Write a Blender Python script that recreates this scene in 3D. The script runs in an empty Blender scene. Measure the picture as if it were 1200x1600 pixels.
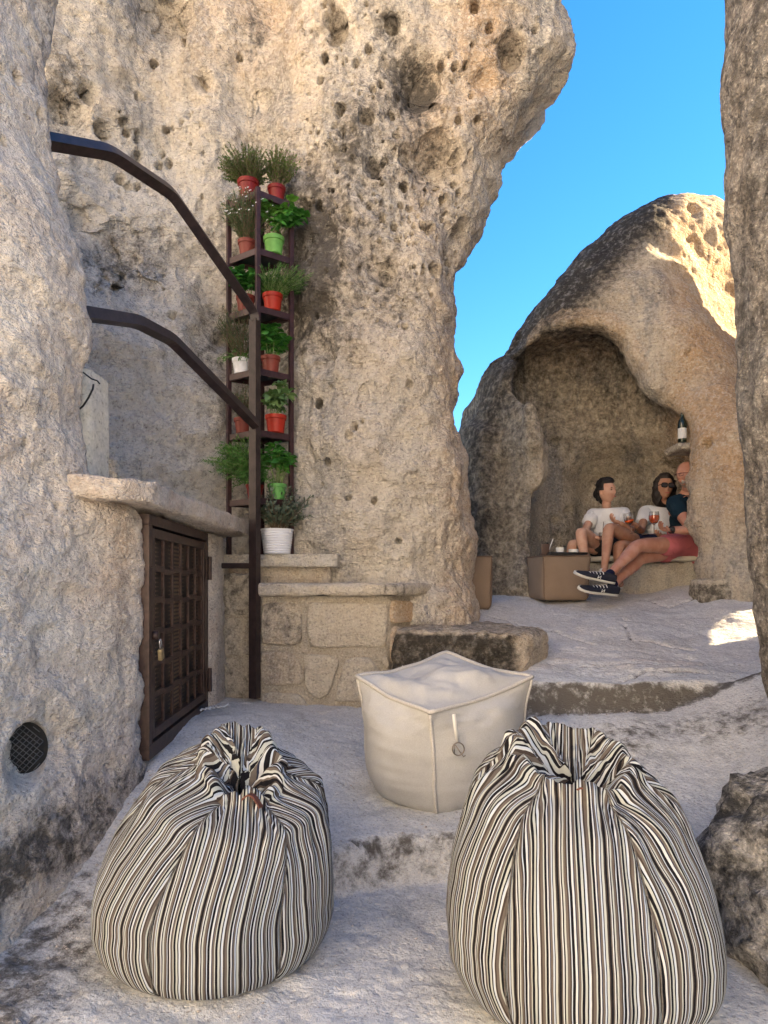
import bpy, bmesh, math, random
import numpy as np
from mathutils import Vector, Matrix
R = math.radians
S = bpy.context.scene
COL = S.collection
rng = np.random.RandomState(7)
random.seed(7)

# ------------------------------------------------------------------ camera, world, sun, exposure
EYE = 1.2            # eye height above the lower floor
F = 1067.0           # focal length in pixels of the 1200 x 1600 photograph
HOR = 912.0          # row of the horizon
cam_d = bpy.data.cameras.new('camera'); cam = bpy.data.objects.new('camera', cam_d); COL.objects.link(cam)
cam.location = (0, 0, EYE); cam.rotation_euler = (R(90), 0, 0)
cam_d.sensor_fit = 'VERTICAL'; cam_d.sensor_height = 36; cam_d.lens = 36*F/1600
cam_d.shift_y = (HOR-800)/1600; cam_d.clip_start = .05; cam_d.clip_end = 2000
S.camera = cam
SUN_EL, SUN_AZ = R(24), R(-15)      # azimuth from +X towards -Y (behind the camera)
w = bpy.data.worlds.new('World'); S.world = w; w.use_nodes = True
nt = w.node_tree; nt.nodes.clear()
sky = nt.nodes.new('ShaderNodeTexSky'); sky.sky_type = 'NISHITA'; sky.sun_disc = False
sky.sun_elevation = SUN_EL; sky.sun_rotation = R(90)+SUN_AZ
sky.air_density = 1.0; sky.dust_density = .05; sky.ozone_density = 3.2; sky.altitude = 900
bg = nt.nodes.new('ShaderNodeBackground'); bg.inputs[1].default_value = .059
wo = nt.nodes.new('ShaderNodeOutputWorld')
hs = nt.nodes.new('ShaderNodeHueSaturation'); hs.inputs['Saturation'].default_value = 1.27
nt.links.new(sky.outputs[0], hs.inputs['Color']); nt.links.new(hs.outputs[0], bg.inputs[0]); nt.links.new(bg.outputs[0], wo.inputs[0])
sun_d = bpy.data.lights.new('sun', 'SUN'); sun_d.energy = 5.0; sun_d.angle = R(.5); sun_d.color = (1, .77, .49)
sun = bpy.data.objects.new('sun', sun_d); COL.objects.link(sun)
sdir = Vector((math.cos(SUN_EL)*math.cos(SUN_AZ), -math.cos(SUN_EL)*math.sin(SUN_AZ), math.sin(SUN_EL)))
sun.rotation_euler = sdir.to_track_quat('Z', 'Y').to_euler(); sun.location = (8, 0, 8)
S.view_settings.view_transform = 'Standard'; S.view_settings.look = 'None'
S.view_settings.exposure = 2.86; S.view_settings.gamma = 1; S.view_settings.use_curve_mapping = False
S.render.engine = 'CYCLES'
S.cycles.max_bounces = 8; S.cycles.diffuse_bounces = 5; S.cycles.use_denoising = True

# ------------------------------------------------------------------ helpers
def at(px, py, Y):
    """world point at distance Y that the photograph shows at pixel px, py"""
    return Vector(((px-600)/F*Y, Y, EYE-(py-HOR)/F*Y))
def xat(px, Y): return (px-600)/F*Y
def zat(py, Y): return EYE-(py-HOR)/F*Y

def tag(o, label=None, cat=None, group=None, kind=None):
    if label: o['label'] = label
    if cat: o['category'] = cat
    if group: o['group'] = group
    if kind: o['kind'] = kind
    return o
def empty(name, loc, label, cat, group=None, rz=0):
    o = bpy.data.objects.new(name, None); COL.objects.link(o)
    o.location = loc; o.rotation_euler = (0, 0, rz); o.empty_display_size = .1
    return tag(o, label, cat, group)
def link(name, me, m=None, parent=None, loc=None):
    """parent given in world coordinates: local = world - parent's place (parents are unrotated)"""
    o = bpy.data.objects.new(name, me); COL.objects.link(o)
    if m: 
        if not me.materials: me.materials.append(m)
    if parent: 
        o.parent = parent
    if loc is not None: o.location = loc
    return o
def npmesh(name, V, Q, m=None, parent=None, smooth=True, origin=None, attrs=None):
    V = np.asarray(V, dtype=np.float32)
    if origin is not None: V = V-np.asarray(origin, dtype=np.float32)
    Q = np.asarray(Q, dtype=np.int32)
    me = bpy.data.meshes.new(name); k = Q.shape[1]
    me.vertices.add(len(V)); me.vertices.foreach_set('co', V.ravel())
    me.loops.add(Q.size); me.loops.foreach_set('vertex_index', Q.ravel())
    me.polygons.add(len(Q)); me.polygons.foreach_set('loop_start', np.arange(0, Q.size, k, dtype=np.int32))
    me.polygons.foreach_set('loop_total', np.full(len(Q), k, dtype=np.int32))
    me.update(calc_edges=True)
    me.polygons.foreach_set('use_smooth', np.full(len(Q), smooth))
    for an, av in (attrs or {}).items():
        a = me.attributes.new(an, 'FLOAT', 'POINT'); a.data.foreach_set('value', np.asarray(av, dtype=np.float32).ravel())
    me.validate(); me.update()
    return link(name, me, m, parent)
def bmobj(name, bm, m=None, parent=None, smooth=True, origin=None):
    if origin is not None: bmesh.ops.translate(bm, verts=bm.verts, vec=-Vector(origin))
    if smooth:
        for e in bm.edges:
            if len(e.link_faces) == 2 and e.calc_face_angle(0) > .75: e.smooth = False
    me = bpy.data.meshes.new(name); bm.to_mesh(me); bm.free()
    for p in me.polygons: p.use_smooth = smooth
    return link(name, me, m, parent)

def _hash(i, j, k, seed):
    h = (i*374761393 + j*668265263 + k*2147483647 + seed*1274126177) & 0xffffffff
    h = ((h ^ (h >> 13))*1274126177) & 0xffffffff
    h = (h ^ (h >> 16)) & 0xffffff
    return h.astype(np.float32)/float(0xffffff)
def vnoise(P, s, seed=0):
    """value noise in -1..1 at points P, s cells per metre"""
    P = np.asarray(P, dtype=np.float64)*s
    I = np.floor(P).astype(np.int64); f = P-I; f = f*f*(3-2*f)
    i, j, k = I[..., 0], I[..., 1], I[..., 2]; u, v, q = f[..., 0], f[..., 1], f[..., 2]
    def c(a, b, d): return _hash(i+a, j+b, k+d, seed)
    x00 = c(0,0,0)*(1-u)+c(1,0,0)*u; x10 = c(0,1,0)*(1-u)+c(1,1,0)*u
    x01 = c(0,0,1)*(1-u)+c(1,0,1)*u; x11 = c(0,1,1)*(1-u)+c(1,1,1)*u
    return ((x00*(1-v)+x10*v)*(1-q)+(x01*(1-v)+x11*v)*q)*2-1
def fbm(P, s, octv=4, seed=0, gain=.5):
    a, t, n = 1., 0., 0.
    for o in range(octv):
        t = t+a*vnoise(np.asarray(P)+o*3.17, s*2.03**o, seed+o); n += a; a *= gain
    return t/n
def ridged(P, s, octv=3, seed=0):
    a, t, n = 1., 0., 0.
    for o in range(octv):
        t = t+a*(1-2*np.abs(vnoise(np.asarray(P)+o*5.3, s*2.1**o, seed+o))); n += a; a *= .5
    return t/n
def sstep(a, b, x):
    t = np.clip((x-a)/(b-a), 0, 1); return t*t*(3-2*t)

def gridquads(nu, nv, closed=False):
    i = np.arange(nu-1)[:, None]; j = np.arange(nv if closed else nv-1)[None, :]
    j2 = (j+1) % nv
    return np.stack([i*nv+j, i*nv+j2, (i+1)*nv+j2, (i+1)*nv+j], -1).reshape(-1, 4)
def gridnormals(G, closed=False):
    du = np.gradient(G, axis=0)
    dv = (np.roll(G, -1, 1)-np.roll(G, 1, 1)) if closed else np.gradient(G, axis=1)
    n = np.cross(dv, du); return n/(np.linalg.norm(n, axis=-1, keepdims=True)+1e-9)
def crom(C, counts, closed=False):
    """Catmull-Rom through control points C (first axis) with counts[i] samples on each segment"""
    C = np.asarray(C, dtype=np.float64); n = len(C); out = []
    segs = n if closed else n-1
    for s in range(segs):
        if closed: p0, p1, p2, p3 = C[(s-1) % n], C[s], C[(s+1) % n], C[(s+2) % n]
        else:
            p1, p2 = C[s], C[s+1]; p0 = C[s-1] if s else 2*p1-p2; p3 = C[s+2] if s+2 < n else 2*p2-p1
        for t in np.arange(counts[s])/counts[s]:
            out.append(.5*((2*p1)+(p2-p0)*t+(2*p0-5*p1+4*p2-p3)*t*t+(3*p1-p0-3*p2+p3)*t**3))
    if not closed: out.append(C[-1])
    return np.array(out)
def project(V):
    V = np.asarray(V); y = np.maximum(V[..., 1], .05)
    return 600+V[..., 0]/y*F, HOR-(V[..., 2]-EYE)/y*F

def polydist(px, py, poly):
    """signed distance (positive inside) of 2-D points to a polygon"""
    poly = np.asarray(poly, dtype=np.float64); d = np.full(px.shape, 1e9); ins = np.zeros(px.shape, bool)
    n = len(poly)
    for i in range(n):
        a, b = poly[i], poly[(i+1) % n]; e = b-a
        wx, wy = px-a[0], py-a[1]
        t = np.clip((wx*e[0]+wy*e[1])/(e@e+1e-12), 0, 1)
        d = np.minimum(d, np.hypot(wx-e[0]*t, wy-e[1]*t))
        c = ((a[1] > py) != (b[1] > py)) & (px < (b[0]-a[0])*(py-a[1])/(b[1]-a[1]+1e-12)+a[0])
        ins ^= c
    return np.where(ins, d, -d)
def linedist(px, py, pts):
    d = np.full(np.shape(px), 1e9)
    for a, b in zip(pts[:-1], pts[1:]):
        a = np.array(a, float); b = np.array(b, float); e = b-a
        t = np.clip(((px-a[0])*e[0]+(py-a[1])*e[1])/(e@e+1e-9), 0, 1)
        d = np.minimum(d, np.hypot(px-a[0]-e[0]*t, py-a[1]-e[1]*t))
    return d
def surface_nets(Fv, org, h):
    """Fv < 0 outside, > 0 inside; returns verts and quads"""
    ins = Fv > 0; nx, ny, nz = Fv.shape
    def cs(a): return [a[i:nx-1+i, j:ny-1+j, k:nz-1+k] for i in (0, 1) for j in (0, 1) for k in (0, 1)]
    cnt = sum(c.astype(np.int8) for c in cs(ins)); act = (cnt > 0) & (cnt < 8)
    idx = np.full(act.shape, -1, np.int64); cells = np.argwhere(act); idx[act] = np.arange(len(cells))
    acc = np.zeros((len(cells), 3)); n = np.zeros(len(cells))
    offs = np.array([(i, j, k) for i in (0, 1) for j in (0, 1) for k in (0, 1)])
    vals = [Fv[cells[:, 0]+o[0], cells[:, 1]+o[1], cells[:, 2]+o[2]] for o in offs]
    for a in range(8):
        for b in range(a+1, 8):
            if np.abs(offs[a]-offs[b]).sum() != 1: continue
            va, vb = vals[a], vals[b]; m = (va > 0) != (vb > 0)
            t = np.where(m, va/(va-vb+1e-20), 0)
            acc += np.where(m[:, None], offs[a]+t[:, None]*(offs[b]-offs[a]), 0); n += m
    V = (cells+acc/n[:, None])*h+np.asarray(org)
    Q = []
    for ax in range(3):
        sl0 = [slice(1, -1)]*3; sl0[ax] = slice(0, -1); sl1 = list(sl0); sl1[ax] = slice(1, None)
        A, B = ins[tuple(sl0)], ins[tuple(sl1)]
        e = np.argwhere(A != B)
        if not len(e): continue
        flip = A[e[:, 0], e[:, 1], e[:, 2]]
        p = e.copy(); o1, o2 = [(1, 2), (2, 0), (0, 1)][ax]
        base = p.copy(); base[:, o1] += 1; base[:, o2] += 1
        def g(d1, d2):
            q = base.copy(); q[:, o1] -= d1; q[:, o2] -= d2; return idx[q[:, 0], q[:, 1], q[:, 2]]
        q = np.stack([g(0, 0), g(1, 0), g(1, 1), g(0, 1)], 1)
        q[~flip] = q[~flip][:, ::-1]; Q.append(q)
    Q = np.concatenate(Q); Q = Q[(Q >= 0).all(1)]
    return V, Q
def vnormals(V, Q):
    n = np.cross(V[Q[:, 2]]-V[Q[:, 0]], V[Q[:, 3]]-V[Q[:, 1]]); N = np.zeros_like(V)
    for k in range(4): np.add.at(N, Q[:, k], n)
    return N/(np.linalg.norm(N, axis=1, keepdims=True)+1e-9)

def tube(bm, pts, r, seg=8, cap=True, flat=None):
    """tube along points; r a number or a list; flat=(w,h) gives a rectangular bar"""
    pts = [Vector(p) for p in pts]; n = len(pts); rings = []
    up = Vector((0, 0, 1))
    prev = None
    for i, p in enumerate(pts):
        d = ((pts[min(i+1, n-1)]-p).normalized()+(p-pts[max(i-1, 0)]).normalized()).normalized()
        if prev is None:
            s = d.cross(up); s = s.normalized() if s.length > 1e-3 else Vector((1, 0, 0))
        else:
            s = prev-d*prev.dot(d); s.normalize()
        prev = s; t = s.cross(d).normalized()
        ri = r[i] if isinstance(r, (list, tuple)) else r
        if flat:
            w_, h_ = flat; ring = [p+s*a*w_/2+t*b*h_/2 for a, b in ((-1,-1),(1,-1),(1,1),(-1,1))]
            # mitre correction
            if 0 < i < n-1:
                c = max(.5, (pts[i+1]-p).normalized().dot(d)); ring = [p+(q-p) for q in ring]
        else: ring = [p+(s*math.cos(2*math.pi*k/seg)+t*math.sin(2*math.pi*k/seg))*ri for k in range(seg)]
        rings.append([bm.verts.new(q) for q in ring])
    m = len(rings[0])
    for a, b in zip(rings[:-1], rings[1:]):
        for k in range(m): bm.faces.new((a[k], a[(k+1) % m], b[(k+1) % m], b[k]))
    if cap: bm.faces.new(rings[0][::-1]); bm.faces.new(rings[-1])
def box(bm, c, s, rot=None, bev=0):
    r = bmesh.ops.create_cube(bm, size=1); v = r['verts']
    M = Matrix.Diagonal((*s, 1))
    if rot is not None: M = rot.to_4x4() @ M
    M = Matrix.Translation(c) @ M
    bmesh.ops.transform(bm, matrix=M, verts=v)
    if bev:
        e = list({e for q in v for e in q.link_edges})
        bmesh.ops.bevel(bm, geom=e, offset=bev, segments=2, affect='EDGES', profile=.6)
def lathe(prof, seg=24, center=(0, 0, 0)):
    bm = bmesh.new(); rings = []
    for r, z in prof:
        rings.append([bm.verts.new((center[0]+r*math.cos(2*math.pi*k/seg), center[1]+r*math.sin(2*math.pi*k/seg), center[2]+z)) for k in range(seg)])
    for a, b in zip(rings[:-1], rings[1:]):
        for k in range(seg): bm.faces.new((a[k], a[(k+1) % seg], b[(k+1) % seg], b[k]))
    if prof[0][0] > 1e-4: bm.faces.new(rings[0][::-1])
    if prof[-1][0] > 1e-4: bm.faces.new(rings[-1])
    bmesh.ops.remove_doubles(bm, verts=bm.verts, dist=1e-5)
    return bm

# ------------------------------------------------------------------ materials
class NT:
    def __init__(s, name):
        s.m = bpy.data.materials.new(name); s.m.use_nodes = True; s.t = s.m.node_tree; s.t.nodes.clear()
        s.out = s.n('ShaderNodeOutputMaterial'); s.b = s.n('ShaderNodeBsdfPrincipled'); s.l(s.b.outputs[0], s.out.inputs[0])
        s.tc = s.n('ShaderNodeTexCoord')
    def n(s, t, **k):
        q = s.t.nodes.new(t)
        for a, v in k.items(): setattr(q, a, v)
        return q
    def l(s, a, b): s.t.links.new(a, b)
    def put(s, i, v):
        if isinstance(v, bpy.types.NodeSocket): s.l(v, i)
        else: i.default_value = v if not (isinstance(v, tuple) and len(v) == 3 and i.type == 'RGBA') else (*v, 1)
    def noise(s, scale, detail=4, rough=.55, vec=None, dist=0):
        q = s.n('ShaderNodeTexNoise'); q.inputs['Scale'].default_value = scale; q.inputs['Detail'].default_value = detail
        q.inputs['Roughness'].default_value = rough; q.inputs['Distortion'].default_value = dist
        s.l(vec if vec is not None else s.tc.outputs['Object'], q.inputs['Vector']); return q.outputs[0]
    def vor(s, scale, feat='F1', vec=None, out=0, rnd=1):
        q = s.n('ShaderNodeTexVoronoi', feature=feat); q.inputs['Scale'].default_value = scale; q.inputs['Randomness'].default_value = rnd
        s.l(vec if vec is not None else s.tc.outputs['Object'], q.inputs['Vector']); return q.outputs[out]
    def map(s, v, a, b, c=0, d=1, sm=True):
        q = s.n('ShaderNodeMapRange'); q.interpolation_type = 'SMOOTHSTEP' if sm else 'LINEAR'
        for i, x in enumerate((v, a, b, c, d)): s.put(q.inputs[i], x)
        return q.outputs[0]
    def math(s, op, a, b=0, c=0):
        q = s.n('ShaderNodeMath', operation=op); s.put(q.inputs[0], a); s.put(q.inputs[1], b); s.put(q.inputs[2], c); return q.outputs[0]
    def mix(s, f, a, b, mode='MIX'):
        q = s.n('ShaderNodeMix', data_type='RGBA', blend_type=mode); s.put(q.inputs[0], f); s.put(q.inputs[6], a); s.put(q.inputs[7], b); return q.outputs[2]
    def attr(s, n):
        q = s.n('ShaderNodeAttribute'); q.attribute_name = n; return q.outputs['Fac']
    def scalevec(s, sc, src=None):
        q = s.n('ShaderNodeMapping'); q.inputs['Scale'].default_value = sc; s.l(src if src is not None else s.tc.outputs['Object'], q.inputs[0]); return q.outputs[0]
    def bump(s, h, dist=.01, strength=1, nrm=None):
        q = s.n('ShaderNodeBump'); q.inputs['Distance'].default_value = dist; q.inputs['Strength'].default_value = strength
        s.put(q.inputs['Height'], h)
        if nrm is not None: s.l(nrm, q.inputs['Normal'])
        s.l(q.outputs[0], s.b.inputs['Normal']); return q.outputs[0]
    def col(s, c): s.put(s.b.inputs['Base Color'], c)
    def p(s, **k):
        for a, v in k.items(): s.put(s.b.inputs[a.replace('_', ' ')], v)

def rock_mat(name, light=(.62,.54,.44), tan=(.46,.37,.28), grey=(.30,.285,.27), dark=(.10,.09,.08), greyamt=.5, grain=1., bumpd=.012, lw=(.52, .84)):
    n = NT(name)
    big = n.map(n.noise(1.3, 4, .6, dist=.4), .38, .62)
    med = n.map(n.noise(5.5, 5, .65), .36, .66)
    c = n.mix(big, light, n.mix(.55, light, tan))
    c = n.mix(n.math('MULTIPLY', med, .75), c, tan)
    streak = n.noise(1, 5, .62, vec=n.scalevec((3.2, 3.2, .8)), dist=.6)
    g = n.map(streak, .62-greyamt*.22, .74-greyamt*.16)
    c = n.mix(n.math('MULTIPLY', g, n.map(n.noise(22, 4, .7), .3, .6, .35, 1)), c, grey)
    # warm ochre, partly painted bounce light, and cool lime crusts given with the mesh
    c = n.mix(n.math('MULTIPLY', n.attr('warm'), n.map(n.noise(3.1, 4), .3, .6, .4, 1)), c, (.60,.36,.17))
    c = n.mix(n.math('MULTIPLY', n.attr('pale'), n.map(n.noise(9, 5, .6), .35, .6, .3, 1)), c, (.65,.63,.60))
    mo = n.noise(21*grain, 5, .66, dist=.3)
    c = n.mix(n.map(mo, .52, .64, 0, .38), c, (light[0]*1.12, light[1]*1.12, light[2]*1.12))
    c = n.mix(n.map(mo, .47, .34, 0, .42), c, grey)
    gr = n.noise(55*grain, 5, .7)
    c = n.mix(n.map(gr, .50, .68, 0, .65), c, (.80,.74,.64))
    c = n.mix(n.map(gr, .46, .32, 0, .6), c, (.15,.12,.095))
    fine = n.noise(150*grain, 3, .65)
    c = n.mix(n.map(fine, .6, .75, 0, .6), c, (.80,.74,.64))
    c = n.mix(n.map(fine, .40, .28, 0, .5), c, (.12,.10,.085))
    # lichen / soot, and shade painted under the terrace edge
    lic = n.noise(15, 5, .74, dist=.2)
    st = n.attr('stain')
    lf = n.map(n.math('ADD', lic, n.math('MULTIPLY', st, .40)), *lw)
    lf = n.math('MULTIPLY', lf, n.map(st, 0, .25))
    c = n.mix(n.math('MULTIPLY', lf, .95), c, dark)
    fk = n.math('MULTIPLY', n.map(n.noise(19, 6, .75), .48, .66), n.map(st, .85, 1.15))
    c = n.mix(n.math('MULTIPLY', fk, .75), c, (.30, .285, .26))
    n.col(c)
    mp_ = n.n('ShaderNodeMapping'); mp_.inputs['Rotation'].default_value = (.5, .6, .3); mp_.inputs['Scale'].default_value = (1, 1, 2.4); n.l(n.tc.outputs['Object'], mp_.inputs[0])
    h = n.math('ADD', n.noise(24*grain, 5, .72), n.math('MULTIPLY', fine, .12))
    h = n.math('ADD', h, n.math('MULTIPLY', n.math('ABSOLUTE', n.math('SUBTRACT', n.noise(17*grain, 4, .62, vec=mp_.outputs[0]), .5)), 2.0))
    pit = n.map(n.vor(26*grain), .03, .3); sel = n.map(big, .2, .8)
    h = n.math('ADD', h, n.math('MULTIPLY', n.math('MULTIPLY', pit, sel), .4))
    n.bump(h, bumpd, 1); n.p(Roughness=.95)
    n.b.inputs['Specular IOR Level'].default_value = .12
    return n.m
def plain(name, c, rough=.5, var=.0, vs=20, metal=0, bd=0, bs=120, spec=.5):
    n = NT(name)
    if var:
        k = n.map(n.noise(vs, 4), .3, .7); n.col(n.mix(k, tuple(x*(1-var) for x in c), tuple(min(1, x*(1+var)) for x in c)))
    else: n.col(c)
    n.p(Roughness=rough, Metallic=metal); n.b.inputs['Specular IOR Level'].default_value = spec
    if bd: n.bump(n.noise(bs, 4, .6), bd, 1)
    return n.m
M_rock_near = rock_mat('pale_tuff', light=(.78,.73,.65), tan=(.65,.56,.48), greyamt=.22, grain=1.1, bumpd=.024)
M_rock = rock_mat('weathered_tuff', light=(.70,.65,.57), tan=(.52,.45,.37), grey=(.30,.29,.275), greyamt=.66, grain=.85, bumpd=.034)
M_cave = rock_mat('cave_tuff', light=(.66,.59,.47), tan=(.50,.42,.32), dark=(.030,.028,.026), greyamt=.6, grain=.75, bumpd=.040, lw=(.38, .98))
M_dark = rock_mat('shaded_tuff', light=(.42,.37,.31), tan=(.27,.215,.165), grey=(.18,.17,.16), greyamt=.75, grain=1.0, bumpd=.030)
M_boulder = rock_mat('lichen_stone', light=(.50,.49,.47), tan=(.33,.31,.29), grey=(.2,.2,.2), dark=(.04,.04,.04), greyamt=.6, grain=1., bumpd=.018)
M_bounce = rock_mat('bounce_limestone', light=(.76,.74,.71), tan=(.67,.645,.61), grey=(.6,.58,.55), greyamt=.2, grain=.2)  # pale, for the unseen slope added to bounce sunlight
M_floor = rock_mat('trodden_tuff', light=(.64,.655,.67), tan=(.54,.545,.55), grey=(.40,.41,.42), greyamt=.35, grain=1.4, bumpd=.007)
M_stone = rock_mat('cut_stone', light=(.63,.58,.48), tan=(.50,.43,.33), greyamt=.4, grain=1.3, bumpd=.020)
M_mortar = rock_mat('mortar', light=(.50,.45,.37), tan=(.42,.36,.28), greyamt=.45, grain=1.6, bumpd=.016)
# ------------------------------------------------------------------ ground
TY = [0, 3.9, 4.5, 5.0, 5.5, 6.0, 6.5, 7.0, 9, 12]; TZ = [.5, .641, .725, .815, .93, 1.04, 1.11, 1.15, 1.2, 1.2]
def edgeY(x): return 3.90+.03*np.sin(x*5)+.05*np.sin(x*2.3+1)
def floor_z(x, y):
    x = np.asarray(x, float); y = np.asarray(y, float); P = np.stack([x, y, 0*x], -1)
    wob = vnoise(P, 3.2, 3)*.05+vnoise(P, 9, 4)*.02
    # lower floor, then the worn step, then the middle level
    sy = 2.70+.10*np.sin(x*4+.5)+wob
    st = sstep(sy-.05, sy+.06, y)
    ramp = sstep(2.15, 3.0, y)
    left = sstep(-.35, -.75, x)
    mid = .17+(y-2.75)*.10
    mid = np.where(y > 2.75, mid, .17)
    low = .0+.04*sstep(.2, .9, x)
    zz = low+(mid-low)*(st*(1-left)+ramp*left)
    lf = sstep(2.6, 3.35, y)*sstep(-.1, -.9, x)*.14; zz = zz+lf*sstep(4.9, 3.6, y)
    zz = zz+.03*sstep(3.6, 4.7, y)*sstep(0.1, -.3, x)
    # bowl climbing to the right
    bowl = sstep(2.6, 3.85, y)*sstep(.45, .9, x)
    zz = zz+bowl*.20+sstep(1.45, 2.5, x)*.34*sstep(2.1, 3.3, y)
    # terrace
    ter = np.interp(y, TY, TZ)
    e = edgeY(x)+wob*.6
    up = sstep(e-.035, e+.02, y)*sstep(.02, .12, x)
    up = np.maximum(up, sstep(5.0, 5.4, y))
    zz = zz*(1-up)+np.maximum(ter, zz*.0+ter)*up
    tx = sstep(2.0, 2.6, x)*sstep(3.0, 3.9, y)*(1-up)
    zz = zz*(1-tx)+np.maximum(zz, ter-.05)*tx
    zz = zz+.10*sstep(2.35, 2.9, x)*sstep(4.6, 5.3, y)
    return zz
def ray_floor(px, py):
    Y = np.arange(1.2, 8, .01); x = (px-600)/F*Y; z = EYE-(py-HOR)/F*Y
    h = floor_z(x, Y); i = np.argmax(z <= h); return x[i], Y[i]
gx = np.concatenate([-np.geomspace(300, 1.75, 26), np.arange(-1.7, 3.3, .0155), np.geomspace(3.35, 300, 24)])
gy = np.concatenate([-np.geomspace(300, .3, 20), np.arange(-.2, 1.2, .1), np.arange(1.2, 6.6, .0155), np.arange(6.65, 9, .06), np.geomspace(9.1, 400, 20)])
XX, YY = np.meshgrid(gx, gy, indexing='ij')
far = sstep(9, 30, np.hypot(XX, YY))
ZZ = floor_z(XX, YY)*(1-far)-far*6
P3 = np.stack([XX, YY, ZZ], -1)
inner = 1-sstep(4, 9, np.hypot(XX, YY-3))
ZZ = ZZ+inner*(fbm(P3, 2.2, 4, 11)*.030+fbm(P3, 11, 3, 12)*.009+vnoise(P3, 45, 13)*.0025)
pitn = vnoise(P3, 40, 15); ZZ -= inner*np.clip(pitn-.45, 0, 1)*.022
# flaking bedding planes along the terrace edge
ed = YY-edgeY(XX)
bd = sstep(.0, .1, ed)*sstep(.75, .4, ed)*(XX > .1)
lay = np.floor(fbm(P3*np.array([1, 2.5, 1]), 2.3, 3, 18)*6)/6
ZZ += bd*lay*.035
crack = np.full(XX.shape, 1e9)
for cr in ([(975,978),(990,1000),(1015,1003),(1050,1010),(1085,1014)], [(1018,940),(1045,948),(1075,938),(1088,934)],
           [(850,985),(900,1000),(930,1008)], [(548,1312),(580,1316),(640,1312)], [(780,1100),(830,1130),(880,1160),(1000,1185)],
           [(905,1040),(980,1036),(1060,1042),(1140,1036)], [(960,1062),(1010,1050),(1120,1052)], [(750,958),(800,975),(880,990)]):
    pts = [ray_floor(*c) for c in cr]; P2 = []
    for a, b in zip(pts[:-1], pts[1:]):
        for t in (0, .25, .5, .75): P2.append((a[0]+(b[0]-a[0])*t+random.uniform(-.012, .012), a[1]+(b[1]-a[1])*t+random.uniform(-.012, .012)))
    P2.append(pts[-1]); crack = np.minimum(crack, linedist(XX, YY, P2))
ck = np.exp(-(crack/.010)**2); ZZ -= ck*.022
stain = ck*.6
ppx, ppy = project(np.stack([XX, YY, ZZ], -1))
ris = sstep(-.10, -.02, ed)*sstep(.03, -.0, ed)*(XX > .05)  # overhang shade below the terrace edge, painted as a dark band
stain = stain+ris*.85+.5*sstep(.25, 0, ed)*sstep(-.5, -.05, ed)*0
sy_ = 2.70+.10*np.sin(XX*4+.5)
stain += .38*np.exp(-((YY-sy_)/.05)**2)*(XX > -.6)  # darker along the face of the worn step
bowls = np.exp(-((np.hypot((XX-1.55)/1.0, (YY-2.9)/.9)-.75)/.16)**2)*(XX < 2.2)*(YY > 2.9)
stain += .36*bowls
stain += .5*sstep(.34, .0, np.abs(XX+1.12))*sstep(2.9, 2.2, YY)
stain += .25*np.clip(fbm(P3, .9, 3, 30), 0, 1)*(YY < 3.7)
pale = .0*YY
warmf = sstep(4.0, 4.4, YY)*(.12+.5*np.clip(bd*lay*2.2, 0, 1))
npmesh('ground', np.stack([XX, YY, ZZ], -1).reshape(-1, 3), gridquads(len(gx), len(gy))[:, ::-1], M_floor, attrs={'stain': stain, 'warm': warmf, 'pale': pale})['kind'] = 'structure'

# ------------------------------------------------------------------ rocks
def carve(V, N, pits, face=None):
    """push the surface in at pits (centre, radius, depth, elongation in z)"""
    D = np.zeros(len(V))
    for c, r, d, ez in pits:
        dv = V-np.asarray(c); dist = np.sqrt(dv[:, 0]**2+dv[:, 1]**2+(dv[:, 2]/ez)**2)
        m = dist < r*1.25
        if m.any():
            q = dist[m]/r
            D[m] = np.maximum(D[m], d*(1-(sstep(.55, 1.1, q) if r < .07 else sstep(.25, 1.12, q)*(.35+.65*np.clip(.5-dv[m, 2]/r, 0, 1)) if False else sstep(.3, 1.1, q))))
    return V-N*D[:, None]
def pick(V, px, py, pr):
    """front-most vertex near a pixel"""
    a, b = pr
    i = np.argmin(np.where(V[:, 1] > 1.2, np.hypot(a-px, b-py)*1.0+V[:, 1]*3, 1e9)); return V[i]
def loft(levels, zs, nseg, zres, uref=None):
    """levels: list of plan polylines (n,2); returns a dense grid of shape (nz, nu, 3)"""
    A = np.array([[(x, y, z) for x, y in lv] for lv, z in zip(levels, zs)], float)
    cz = [max(2, int(abs(zs[i+1]-zs[i])/zres)) for i in range(len(zs)-1)]
    A = crom(A, cz); A = np.swapaxes(crom(np.swapaxes(A, 0, 1), nseg), 0, 1)
    return A
def rough(G, amps, seed, stretch=(1, 1, 1)):
    for sc, am, kind in amps:
        N = gridnormals(G); Pn = G*np.array(stretch)
        d = ridged(Pn, sc, 3, seed) if kind == 'r' else (np.abs(fbm(Pn, sc, 3, seed))*2-.5 if kind == 'b' else fbm(Pn, sc, 4, seed))
        G = G+N*(d*am)[..., None]; seed += 17
    return G
def Xy(pys, Y): return None

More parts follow.
